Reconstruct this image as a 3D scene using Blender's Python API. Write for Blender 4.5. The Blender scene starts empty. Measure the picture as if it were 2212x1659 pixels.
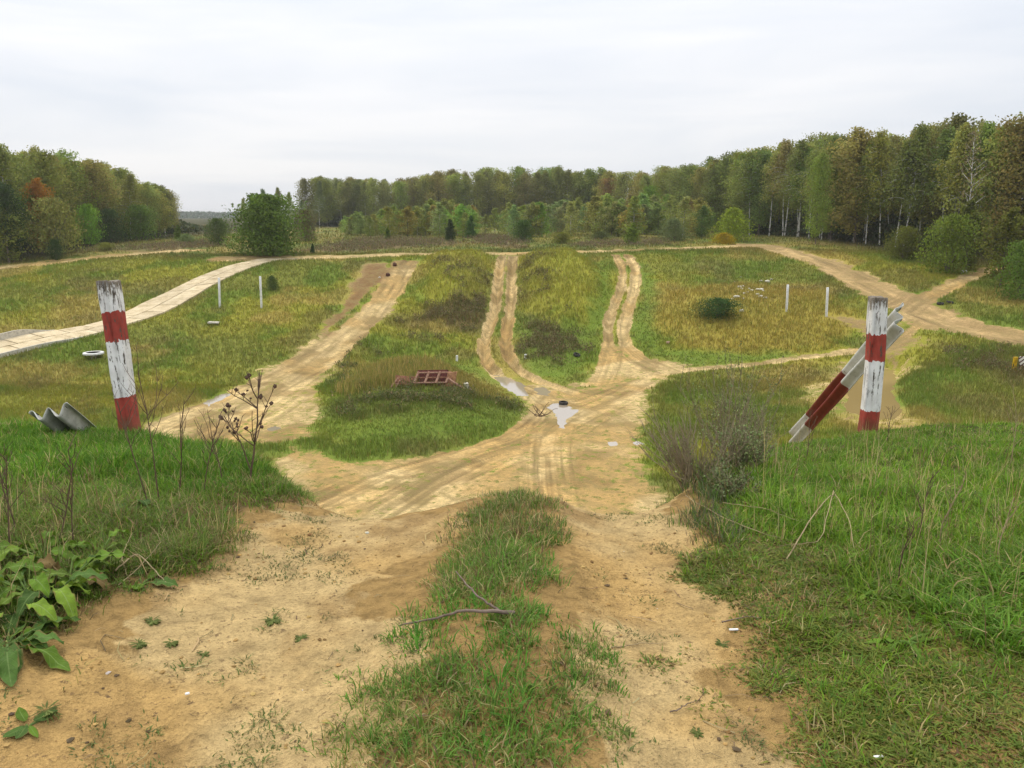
import bpy, math, random
import numpy as np
from mathutils import Vector, Matrix
rng = np.random.default_rng(11)
random.seed(11)
sc = bpy.context.scene
COL = sc.collection

# ------------------------------------------------------------------ camera, sky, sun, exposure
F, CX, CY, EYE = 1736.0, 1106.0, 829.5, 1.65
PITCH = math.radians(11.7)
cp, sp = math.cos(PITCH), math.sin(PITCH)
cd = bpy.data.cameras.new('camera')
cd.sensor_width = 36.0
cd.lens = 36.0 * F / 2212.0
cd.clip_start, cd.clip_end = 0.05, 8000.0
cam = bpy.data.objects.new('camera', cd)
cam.location = (0, 0, EYE)
cam.rotation_euler = (math.radians(90) - PITCH, 0, 0)
COL.objects.link(cam)
sc.camera = cam
sc.view_settings.view_transform = 'Standard'
sc.view_settings.look = 'None'
sc.view_settings.gamma = 1.0
sc.view_settings.exposure = 0.10
sc.cycles.use_denoising = True
try:
    sc.cycles.denoiser = 'OPENIMAGEDENOISE'
except Exception:
    pass
sc.cycles.max_bounces = 6
sc.cycles.transparent_max_bounces = 4
sc.cycles.use_adaptive_sampling = True
sc.cycles.adaptive_threshold = 0.02

SUN_EL, SUN_AZ = math.radians(48), math.radians(-35)      # azimuth from +Y towards +X
w = bpy.data.worlds.new('World')
sc.world = w
w.use_nodes = True
wn, wl = w.node_tree.nodes, w.node_tree.links
wn.clear()
def N(nodes, t, **kw):
    n = nodes.new(t)
    for k, v in kw.items():
        if k == 'inp':
            for kk, vv in v.items():
                n.inputs[kk].default_value = vv
        else:
            setattr(n, k, v)
    return n
wo = N(wn, 'ShaderNodeOutputWorld')
sky = N(wn, 'ShaderNodeTexSky', sky_type='NISHITA', sun_disc=False)
sky.sun_elevation = SUN_EL
sky.sun_rotation = SUN_AZ
sky.air_density, sky.dust_density = 1.0, 2.0
bg1 = N(wn, 'ShaderNodeBackground', inp={'Strength': 0.09})
wl.new(sky.outputs[0], bg1.inputs[0])
geo = N(wn, 'ShaderNodeTexCoord')
sep = N(wn, 'ShaderNodeSeparateXYZ')
wl.new(geo.outputs['Generated'], sep.inputs[0])
mp = N(wn, 'ShaderNodeMapping')
mp.inputs['Scale'].default_value = (1.3, 1.3, 9.0)
mp.inputs['Rotation'].default_value = (0.0, math.radians(3), 0.0)
wl.new(geo.outputs['Generated'], mp.inputs[0])
cn = N(wn, 'ShaderNodeTexNoise', inp={'Scale': 1.6, 'Detail': 4.0, 'Roughness': 0.5, 'Distortion': 0.4})
wl.new(mp.outputs[0], cn.inputs['Vector'])
cr = N(wn, 'ShaderNodeValToRGB')
cr.color_ramp.elements[0].position, cr.color_ramp.elements[1].position = 0.36, 0.64
cr.color_ramp.elements[0].color = (0.74, 0.775, 0.835, 1)
cr.color_ramp.elements[1].color = (0.89, 0.89, 0.905, 1)
wl.new(cn.outputs[0], cr.inputs[0])
el = N(wn, 'ShaderNodeMath', operation='MAXIMUM', inp={1: 0.0})
wl.new(sep.outputs[2], el.inputs[0])
pw = N(wn, 'ShaderNodeMath', operation='POWER', inp={1: 1.4})
wl.new(el.outputs[0], pw.inputs[0])
ml = N(wn, 'ShaderNodeMath', operation='MULTIPLY_ADD', inp={1: 1.25, 2: 1.0})
wl.new(pw.outputs[0], ml.inputs[0])
bg2 = N(wn, 'ShaderNodeBackground')
wl.new(cr.outputs[0], bg2.inputs[0])
wl.new(ml.outputs[0], bg2.inputs[1])
mx = N(wn, 'ShaderNodeMixShader', inp={0: 0.9})
wl.new(bg1.outputs[0], mx.inputs[1])
wl.new(bg2.outputs[0], mx.inputs[2])
wl.new(mx.outputs[0], wo.inputs[0])
w.cycles.sampling_method = 'AUTOMATIC'

ld = bpy.data.lights.new('sun', 'SUN')
ld.energy, ld.angle, ld.color = 1.5, math.radians(14), (1.0, 0.90, 0.72)
lo = bpy.data.objects.new('sun', ld)
sd = Vector((math.sin(SUN_AZ) * math.cos(SUN_EL), math.cos(SUN_AZ) * math.cos(SUN_EL), math.sin(SUN_EL)))
lo.rotation_euler = sd.to_track_quat('Z', 'Y').to_euler()
lo.location = (0, 0, 50)
COL.objects.link(lo)

# ------------------------------------------------------------------ numeric helpers
def hash2(ix, iy, seed):
    h = (ix.astype(np.int64) * 374761393 + iy.astype(np.int64) * 668265263 + seed * 1442695041) & 0xffffffff
    h = ((h ^ (h >> 13)) * 1274126177) & 0xffffffff
    return ((h ^ (h >> 16)) & 0xffff) / 65535.0
def vnoise(x, y, seed=0):
    ix, iy = np.floor(x), np.floor(y)
    fx, fy = x - ix, y - iy
    fx = fx * fx * fx * (fx * (fx * 6 - 15) + 10)
    fy = fy * fy * fy * (fy * (fy * 6 - 15) + 10)
    a, b = hash2(ix, iy, seed), hash2(ix + 1, iy, seed)
    c, d = hash2(ix, iy + 1, seed), hash2(ix + 1, iy + 1, seed)
    return (a * (1 - fx) + b * fx) * (1 - fy) + (c * (1 - fx) + d * fx) * fy
def fbm(x, y, scale, octv=3, seed=0, rough=0.5):       # 0..1, mean .5
    s, amp, tot = 0.0, 1.0, 0.0
    x, y = np.asarray(x) / scale, np.asarray(y) / scale
    for o in range(octv):
        s = s + amp * vnoise(x * 1.0 + 17.3 * o, y + 9.1 * o, seed + o * 7)
        tot += amp
        amp *= rough
        x, y = (x * 0.8 - y * 0.6) * 2.03, (x * 0.6 + y * 0.8) * 2.03
    return s / tot
def sstep(e0, e1, v):
    t = np.clip((v - e0) / (e1 - e0), 0, 1)
    return t * t * (3 - 2 * t)
def gsm(a, k, axis=0):
    r = np.arange(-3 * k, 3 * k + 1)
    g = np.exp(-0.5 * (r / k) ** 2)
    g /= g.sum()
    return np.apply_along_axis(lambda v: np.convolve(np.pad(v, 3 * k, mode='edge'), g, 'valid'), axis, a)
def slope_of(v):
    b = (CY - v) / F
    return (-sp + cp * b) / (cp + sp * b)

# ------------------------------------------------------------------ the lie of the land: height above sea of grass, as profiles by bearing
PROF = {
    -500: [(900, 60), (830, 70), (755, 80), (700, 88), (640, 100), (600, 112), (570, 126), (530, 150), (500, 220), (480, 500), (470.5, 2000)],
    0:    [(900, 60), (830, 70), (755, 80), (700, 88), (640, 100), (580, 118), (555, 126), (530, 150), (500, 220), (480, 500), (470.5, 2000)],
    300:  [(1000, 47.6), (930, 55), (860, 66), (790, 77), (740, 83.5), (690, 91.5), (640, 101), (590, 111), (556, 119), (540, 128), (520, 150), (500, 220), (478, 500), (470.5, 2000)],
    540:  [(1000, 47.6), (900, 59.4), (840, 69), (780, 78), (700, 89), (640, 99), (590, 109), (565, 116), (550, 121), (535, 135), (515, 160), (495, 240), (477, 600), (470.5, 2000)],
    850:  [(1000, 47.6), (900, 59.4), (868, 64.5), (800, 77), (700, 90), (650, 98), (600, 107), (560, 114.5), (549, 121), (530, 138), (512, 165), (490, 284), (476, 600), (470.5, 2000)],
    1106: [(1090, 40), (1000, 47.6), (900, 59.4), (868, 64.5), (820, 73), (790, 78), (720, 87), (650, 97), (600, 106), (552, 114.5), (545, 121), (530, 136), (513, 160), (490, 284), (476, 600), (470.5, 2000)],
    1350: [(1000, 47.6), (900, 59.4), (868, 64.5), (800, 76), (750, 83), (700, 89), (650, 97), (600, 106), (548, 115), (540, 122), (530, 133), (515, 155), (495, 230), (476, 600), (470.5, 2000)],
    1640: [(950, 52.5), (868, 64), (800, 74), (750, 81), (700, 87.5), (640, 97), (580, 110), (532, 124), (524, 135), (512, 160), (490, 260), (470.5, 2000)],
    1900: [(950, 48.5), (880, 56.5), (830, 65.5), (795, 72.5), (755, 77), (700, 83), (640, 92), (600, 103), (560, 115), (530, 128), (520, 140), (500, 180), (480, 300), (470.5, 2000)],
    2212: [(1000, 44), (900, 53), (830, 60), (740, 71), (700, 78), (650, 87), (600, 97), (560, 107), (540, 115), (510, 140), (480, 190), (455, 300), (460, 2000)],
    2800: [(1000, 44), (900, 53), (830, 60), (740, 71), (700, 78), (650, 87), (600, 97), (560, 107), (540, 115), (510, 140), (480, 190), (450, 300), (460, 2000)],
}
LY = np.linspace(math.log(20), math.log(4000), 900)
AG = np.linspace(-1.2, 1.2, 401)
_tab, _ak = [], []
for u in sorted(PROF):
    pr = PROF[u]
    ys = np.array([p[1] for p in pr])
    zs = np.array([EYE + slope_of(p[0]) * p[1] for p in pr])
    z = np.interp(LY, np.log(ys), zs)
    _tab.append(gsm(z, 7))
    _ak.append((u - CX) / F)
_tab = np.array(_tab)
TAB = np.array([np.interp(AG, _ak, _tab[:, j]) for j in range(_tab.shape[1])]).T     # [a, Y]
TAB = gsm(TAB, 7, 0)
def far_z(x, y):
    yy = np.maximum(y, 20.0)
    a = np.clip(x / np.maximum(y, 30.0), -1.19, 1.19)
    fa = (a - AG[0]) / (AG[1] - AG[0])
    fy = np.clip((np.log(yy) - LY[0]) / (LY[1] - LY[0]), 0, 898.99)
    ia, iy = fa.astype(int), fy.astype(int)
    da, dy = fa - ia, fy - iy
    return ((TAB[ia, iy] * (1 - dy) + TAB[ia, iy + 1] * dy) * (1 - da) + (TAB[ia + 1, iy] * (1 - dy) + TAB[ia + 1, iy + 1] * dy) * da)
XS = np.linspace(-10, 10, 801)
CREST = gsm(np.interp(XS, [-8, -3.4, -2, -1.5, -1, -.45, -.05, .35, .7, 1.15, 2, 3.7, 8],
                      [7.4, 6.95, 5.95, 5.2, 4.75, 4.8, 5.1, 4.8, 4.75, 5.1, 6.4, 7.2, 7.6]), 5)
CROSS = gsm(np.interp(XS, [-6, -3, -2.3, -1.8, -1.45, -1, -.6, -.32, -.05, .22, .42, .68, 1, 1.3, 1.8, 2.5, 4, 6],
                      [.14, .125, .10, .03, -.05, -.09, -.06, .035, .075, .04, -.05, -.085, -.06, .0, .06, .10, .13, .15]), 4)
def near_z(x, y):
    xc = np.clip(x, -9.9, 9.9)
    yc = np.interp(xc, XS, CREST)
    fall = np.interp(xc, [-2.4, -1.4, -.6, -.05, .3, 1.2, 2.0], [.037, .013, .016, .036, .016, .014, .036])
    base = -fall * (np.sqrt((y - 2.6) ** 2 + .6) + (y - 2.6)) + np.interp(xc, XS, CROSS)
    t = y - yc
    return base - .76 * .5 * (t + np.sqrt(t * t + .018))
def H0(x, y):
    a, b = near_z(x, y), far_z(x, y)
    k = .6
    d = np.abs(a - b) / k
    return np.maximum(a, b) + k * np.log1p(np.exp(-np.minimum(d, 50)))
def ray(u, v):
    u, v = np.asarray(u, float), np.asarray(v, float)
    dx, b = (u - CX) / F, (CY - v) / F
    return dx, cp + sp * b, -sp + cp * b
TS = np.geomspace(1.2, 2500, 2600)
def world(pix, Hf=None, tmin=1.2):
    """points of the photograph -> where their sight lines first meet the ground"""
    Hf = Hf or H0
    out = []
    for (u, v) in pix:
        dx, dy, dz = ray(u, v)
        ts = TS[TS >= tmin]
        g = EYE + dz * ts - Hf(dx * ts, dy * ts)
        i = np.argmax(g < 0)
        if g[i] >= 0:
            t = 1500.0
        else:
            lo_, hi_ = ts[max(i - 1, 0)], ts[i]
            for _ in range(20):
                m = .5 * (lo_ + hi_)
                mm = np.array([m])
                if (EYE + dz * m - Hf(dx * mm, dy * mm))[0] < 0:
                    hi_ = m
                else:
                    lo_ = m
            t = hi_
        out.append((dx * t, dy * t))
    return np.array(out)
def at(u, Y):
    """bearing u of the photograph at Y metres ahead -> x, y, z on the ground"""
    x = (u - CX) / F * Y
    for _ in range(4):
        z = float(H(np.array([x]), np.array([Y]))[0])
        x = (u - CX) / F * (Y * cp - (z - EYE) * sp)
    return x, Y, z
def top_z(v, Y):
    return EYE + slope_of(v) * Y
def poly_sd(px, py, poly):        # signed distance, negative inside
    n = len(poly)
    d2 = np.full(px.shape, 1e18)
    ins = np.zeros(px.shape, bool)
    for i in range(n):
        x0, y0 = poly[i]
        x1, y1 = poly[(i + 1) % n]
        ex, ey = x1 - x0, y1 - y0
        wx, wy = px - x0, py - y0
        t = np.clip((wx * ex + wy * ey) / (ex * ex + ey * ey + 1e-12), 0, 1)
        d2 = np.minimum(d2, (wx - ex * t) ** 2 + (wy - ey * t) ** 2)
        c = ((y0 <= py) != (y1 <= py)) & (px < ex * (py - y0) / (ey + (1e-12 if ey >= 0 else -1e-12)) + x0)
        ins ^= c
    d = np.sqrt(d2)
    return np.where(ins, -d, d)
def line_d(px, py, line):
    d2 = np.full(px.shape, 1e18)
    for i in range(len(line) - 1):
        x0, y0 = line[i]
        ex, ey = line[i + 1][0] - x0, line[i + 1][1] - y0
        wx, wy = px - x0, py - y0
        t = np.clip((wx * ex + wy * ey) / (ex * ex + ey * ey + 1e-12), 0, 1)
        d2 = np.minimum(d2, (wx - ex * t) ** 2 + (wy - ey * t) ** 2)
    return np.sqrt(d2)
def boxed(fn, geom, x, y, pad, default):
    out = np.full(x.shape, default)
    g = np.asarray(geom)
    m = (x > g[:, 0].min() - pad) & (x < g[:, 0].max() + pad) & (y > g[:, 1].min() - pad) & (y < g[:, 1].max() + pad)
    if m.any():
        out[m] = fn(x[m], y[m], geom)
    return out
def line_uv(px, py, line):
    best = np.full(px.shape, 1e18)
    q, s_ = np.zeros(px.shape), np.zeros(px.shape)
    acc = 0.0
    for i in range(len(line) - 1):
        x0, y0 = line[i]
        ex, ey = line[i + 1][0] - x0, line[i + 1][1] - y0
        L = math.hypot(ex, ey) + 1e-9
        wx, wy = px - x0, py - y0
        t = np.clip((wx * ex + wy * ey) / (L * L), 0, 1)
        d2 = (wx - ex * t) ** 2 + (wy - ey * t) ** 2
        m = d2 < best
        best = np.where(m, d2, best)
        q = np.where(m, (wx * ey - wy * ex) / L, q)
        s_ = np.where(m, acc + t * L, s_)
        acc += L
    return q, s_
def smooth_line(pts, n=6):
    p = np.asarray(pts)
    t = np.arange(len(p))
    tt = np.linspace(0, len(p) - 1, (len(p) - 1) * n + 1)
    q = np.array([np.interp(tt, t, p[:, k]) for k in (0, 1)]).T
    for _ in range(2):
        q[1:-1] = .25 * q[:-2] + .5 * q[1:-1] + .25 * q[2:]
    return q

# ------------------------------------------------------------------ where tracks, bare ground and kinds of growth lie
W = lambda pts: world(pts, None, 20.0)
NEARK = ('near_l', 'near_r', 'bank_l', 'ridge', 'lush', 'lush_core', 'mat', 'shoulder_r')
TRACK = {}    # name: (line, half width, rut depth)
def trk(name, pts, hw, depth):
    TRACK[name] = (smooth_line(W(pts)), hw, depth)
trk('mid_l', [(1084, 553), (1077, 600), (1071, 655), (1062, 690), (1045, 735), (1046, 770), (1072, 803), (1110, 830), (1165, 855), (1200, 880)], .55, .8)
trk('mid_r', [(1108, 553), (1105, 600), (1104, 655), (1097, 690), (1091, 730), (1094, 762), (1122, 797), (1170, 824), (1240, 850)], .55, .8)
trk('right_l', [(1328, 550), (1346, 580), (1342, 620), (1326, 660), (1313, 700), (1316, 740), (1306, 780), (1285, 825)], .5, .35)
trk('right_r', [(1356, 550), (1374, 582), (1372, 620), (1356, 670), (1344, 715), (1350, 745), (1385, 775), (1430, 795)], .6, .35)
trk('cross', [(1220, 880), (1330, 845), (1420, 810), (1500, 796), (1600, 789), (1720, 773), (1830, 761), (1930, 742), (1990, 700)], .55, .08)
trk('road_r', [(1600, 527), (1650, 531), (1720, 549), (1790, 570), (1870, 612), (1950, 652), (2030, 688), (2110, 708), (2260, 742), (2400, 770)], 1.9, .25)
trk('road_r2', [(1985, 655), (2040, 625), (2090, 600), (2150, 578)], 1.0, .1)
trk('rim', [(470, 560), (560, 557), (700, 555), (900, 549), (1060, 547.5), (1250, 544.5), (1440, 538), (1640, 530)], 1.5, .1)
trk('rim_l', [(-200, 590), (0, 577), (150, 562), (300, 548), (420, 540)], 1.6, .1)
trk('left_a', [(300, 945), (420, 890), (520, 845), (620, 795), (720, 737), (780, 690), (830, 630), (866, 565)], 1.0, .3)
trk('left_b', [(430, 950), (520, 900), (600, 850), (680, 795), (740, 745), (800, 690), (850, 630), (888, 565)], 1.0, .3)
trk('floor_a', [(700, 1090), (830, 1030), (980, 985), (1090, 950), (1150, 910), (1190, 850)], .6, .1)
trk('floor_b', [(880, 1090), (960, 1040), (1060, 990), (1160, 960), (1260, 900), (1400, 830)], .6, .1)
trk('floor_c', [(1190, 1088), (1180, 1020), (1180, 950), (1190, 920)], .5, .1)
POLY = {k: (world(v) if k in NEARK else W(v)) for k, v in {
    # bare ground
    'near_l': [(-200, 1800), (-200, 1470), (0, 1440), (120, 1425), (250, 1335), (350, 1262), (440, 1225), (500, 1165), (540, 1118), (600, 1098), (760, 1116), (1000, 1116), (1010, 1135), (960, 1175), (890, 1230), (790, 1262), (800, 1330), (880, 1400), (850, 1480), (820, 1560), (790, 1659), (760, 1800)],
    'near_r': [(1270, 1800), (1270, 1659), (1290, 1590), (1262, 1500), (1250, 1400), (1228, 1300), (1214, 1200), (1198, 1140), (1205, 1118), (1290, 1112), (1340, 1090), (1400, 1078), (1470, 1083), (1500, 1130), (1530, 1165), (1640, 1185), (1560, 1210), (1500, 1240), (1570, 1270), (1640, 1310), (1600, 1350), (1630, 1420), (1550, 1470), (1610, 1520), (1690, 1580), (1760, 1659), (1800, 1800)],
    'junction': [(600, 930), (680, 972), (780, 990), (920, 982), (1040, 958), (1120, 922), (1142, 880), (1125, 845), (1150, 828), (1210, 838), (1290, 832), (1400, 803), (1470, 795), (1420, 832), (1390, 872), (1400, 920), (1400, 960), (1400, 1000), (1440, 1085), (1400, 1140), (1100, 1150), (690, 1140), (640, 1060), (600, 1000)],
    'left_fan': [(846, 564), (903, 562), (880, 620), (838, 680), (760, 738), (722, 790), (692, 850), (684, 950), (600, 965), (420, 960), (290, 960), (330, 915), (450, 860), (560, 806), (680, 738), (760, 690), (805, 640), (832, 600)],
    'right_fan': [(1300, 742), (1362, 745), (1400, 772), (1480, 790), (1440, 812), (1300, 836), (1230, 838), (1280, 800)],
    'pond_bank': [(1700, 880), (1780, 820), (1830, 775), (1930, 750), (1950, 790), (1955, 850), (2000, 900), (2060, 960), (1960, 975), (1880, 930), (1780, 900)],
    'road_blob': [(1930, 660), (2000, 655), (2090, 690), (2030, 720), (1960, 715)],
    'brown_bank': [(790, 575), (846, 566), (832, 600), (795, 650), (740, 690), (690, 720), (735, 650), (775, 600)],
    'brown_flat': [(1800, 690), (1960, 700), (1990, 745), (1930, 770), (1880, 760), (1840, 720)],
    # growth
    'hump_l': [(925, 560), (1058, 554), (1045, 640), (985, 665), (905, 640)],
    'hump_r': [(1125, 562), (1240, 549), (1312, 600), (1292, 690), (1205, 725), (1130, 660)],
    'dry_field': [(1420, 640), (1600, 610), (1800, 640), (1860, 700), (1820, 745), (1700, 762), (1480, 752), (1410, 705)],
    'verge': [(1300, 560), (1320, 640), (1295, 720), (1270, 790), (1205, 822), (1130, 795), (1108, 740), (1112, 690), (1200, 725), (1290, 690)],
    'verge_r': [(1385, 570), (1420, 640), (1400, 700), (1440, 755), (1700, 768), (1500, 785), (1400, 765), (1362, 715), (1380, 640)],
    'weeds_a': [(880, 690), (940, 655), (1030, 655), (1040, 690), (960, 705), (920, 735)],
    'weeds_b': [(1110, 715), (1180, 692), (1260, 720), (1250, 760), (1210, 790), (1140, 785)],
    'weeds_c': [(725, 885), (780, 865), (900, 868), (1100, 870), (1110, 890), (1000, 905), (900, 918), (760, 915)],
    'weeds_d': [(1125, 580), (1180, 575), (1150, 650), (1118, 650)],
    'weeds_e': [(935, 575), (1000, 580), (1058, 600), (1050, 650), (1010, 650)],
    'weeds_f': [(700, 770), (780, 740), (840, 720), (820, 780), (760, 830), (715, 840)],
    'weeds_g': [(2050, 740), (2212, 760), (2300, 800), (2212, 820), (2080, 790)],
    'heath_a': [(700, 528), (830, 515), (1000, 520), (960, 530), (760, 542), (670, 540)],
    'heath_b': [(1010, 510), (1120, 515), (1130, 535), (1030, 525)],
    'heath_c': [(1240, 525), (1420, 518), (1440, 528), (1250, 537)],
    'heath_d': [(200, 545), (330, 530), (480, 520), (470, 535), (330, 545)],
    'reeds': [(760, 830), (800, 805), (900, 796), (1000, 806), (1065, 828), (1110, 855), (1080, 868), (900, 862), (760, 868), (735, 850)],
    'island': [(690, 930), (700, 880), (740, 830), (800, 795), (900, 780), (1010, 790), (1080, 820), (1125, 860), (1128, 890), (1080, 930), (960, 962), (820, 970), (730, 955)],
    # near growth
    'bank_l': [(-1400, 950), (0, 950), (300, 935), (560, 1000), (740, 1100), (600, 1098), (540, 1118), (440, 1225), (250, 1335), (120, 1425), (-200, 1470), (-1600, 1600)],
    'ridge': [(1040, 1050), (1140, 1050), (1190, 1140), (1212, 1200), (1228, 1300), (1250, 1400), (1262, 1500), (1300, 1590), (1280, 1800), (780, 1800), (830, 1560), (860, 1480), (910, 1400), (900, 1330), (890, 1250), (970, 1190), (1025, 1130)],
    'lush': [(1560, 1130), (1590, 1060), (1640, 950), (2400, 940), (3600, 950), (3900, 1800), (2420, 1460), (2120, 1420), (1960, 1330), (1870, 1240), (1760, 1180), (1640, 1170)],
    'lush_core': [(1900, 1330), (2000, 1230), (2400, 1180), (2900, 1200), (2900, 1420), (2400, 1430), (2120, 1420)],
    'mat': [(1500, 1240), (1600, 1170), (1780, 1150), (1960, 1200), (2120, 1330), (2420, 1400), (3900, 1800), (1800, 1800), (1690, 1580), (1610, 1520), (1560, 1470), (1630, 1420), (1600, 1350), (1640, 1310)],
    'shoulder_r': [(1480, 1075), (1640, 950), (1600, 1060), (1560, 1170), (1500, 1130)],
}.items()}
PUD = {k: W(v) for k, v in {
    'a': [(1064, 808), (1090, 806), (1118, 820), (1146, 833), (1172, 846), (1146, 856), (1116, 855), (1090, 838)],
    'b': [(1150, 836), (1174, 834), (1190, 845), (1184, 855), (1160, 852)],
    'c': [(1182, 880), (1195, 871), (1226, 872), (1236, 885), (1258, 884), (1242, 893), (1230, 902), (1218, 926), (1207, 924), (1203, 902), (1193, 888)],
    'd': [(1312, 954), (1330, 949), (1346, 954), (1338, 963), (1318, 963)],
    'e': [(1362, 955), (1378, 951), (1390, 957), (1376, 965)],
    'f': [(1842, 815), (1880, 785), (1912, 772), (1932, 776), (1937, 800), (1930, 835), (1952, 872), (1940, 892), (1885, 902), (1826, 885), (1828, 845)],
    'g': [(440, 868), (490, 842), (500, 848), (450, 878)],
    'h': [(575, 925), (600, 915), (606, 924), (588, 932)],
}.items()}
PUDZ = {k: float(np.min(H0(p[:, 0], p[:, 1]))) - (-.02 if k in 'abc' else .03) for k, p in PUD.items()}
ROAD_E = [((560, 560), (660, 557)), ((500, 573), (592, 563)), ((450, 590), (545, 577)), ((400, 612), (490, 600)), ((350, 637), (440, 627)), ((310, 655), (400, 652)), ((270, 676), (345, 680)), ((215, 697), (270, 702)),
          ((150, 711), (205, 722)), ((70, 720), (135, 738)), ((0, 737), (65, 754)), ((-70, 752), (0, 770)), ((-200, 785), (-110, 802))]
RU, RL = smooth_line(W([e[0] for e in ROAD_E])), smooth_line(W([e[1] for e in ROAD_E]))
ROADP = np.vstack([RU, RL[::-1]])

def bumps(x, y):
    """mounds and hollows added to the smooth land"""
    far = sstep(24, 40, y)
    z = far * ((fbm(x, y, 14, 3, 3) - .5) * .55 + (fbm(x, y, 2.6, 3, 5) - .5) * .28)
    # humps between the tracks, the knoll with the rusty frame
    for k, hgt, soft in (('hump_l', 1.35, 2.6), ('hump_r', 1.45, 2.6), ('island', .9, 5.0), ('reeds', .2, 2.0), ('weeds_b', .5, 2.0), ('dry_field', .5, 5.0)):
        s = boxed(poly_sd, POLY[k], x, y, 8, 9.0)
        z = z + hgt * sstep(1.0, -soft, s) * (sstep(0, 7, boxed(poly_sd, PUD['a'], x, y, 8, 9.0)) if k in ('island', 'reeds') else 1.0)
    near = 1 - sstep(7, 11, y)
    z = z + near * ((fbm(x, y, .55, 3, 21) - .5) * .06 + (fbm(x, y, .16, 4, 23, .6) - .5) * .034)
    return z
def H(x, y):
    x, y = np.asarray(x, float), np.asarray(y, float)
    z = H0(x, y) + bumps(x, y)
    flat = H0(x, y)
    for k, (ln, hw, dep) in TRACK.items():
        d = boxed(line_d, ln, x, y, 6, 9.0)
        if (d < 9).any():
            m = sstep(hw * 2.6, hw * 1.0, d)
            z = z * (1 - m) + (flat + (fbm(x, y, 1.7, 3, 31) - .5) * .22) * m - dep * np.exp(-(d / hw) ** 2 * 1.2)
    for k in ('junction', 'left_fan', 'right_fan'):
        s = boxed(poly_sd, POLY[k], x, y, 3, 9.0)
        m = sstep(1.5, -1.0, s) * sstep(20, 36, y)
        z = z * (1 - m * .75) + flat * m * .75
    s = boxed(poly_sd, ROADP, x, y, 4, 9.0)
    m = sstep(2.0, 0.0, s)
    z = z * (1 - m) + (flat - .1) * m
    for k, p in PUD.items():
        s = boxed(poly_sd, p, x, y, 4, 9.0)
        if (s < 9).any():
            m = sstep(1.3, .2, s)
            z = z * (1 - m) + (PUDZ[k] + .05) * m - .13 * sstep(.25, -.35, s + (fbm(x, y, .7, 2, 41) - .5) * .5)
    return z

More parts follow.
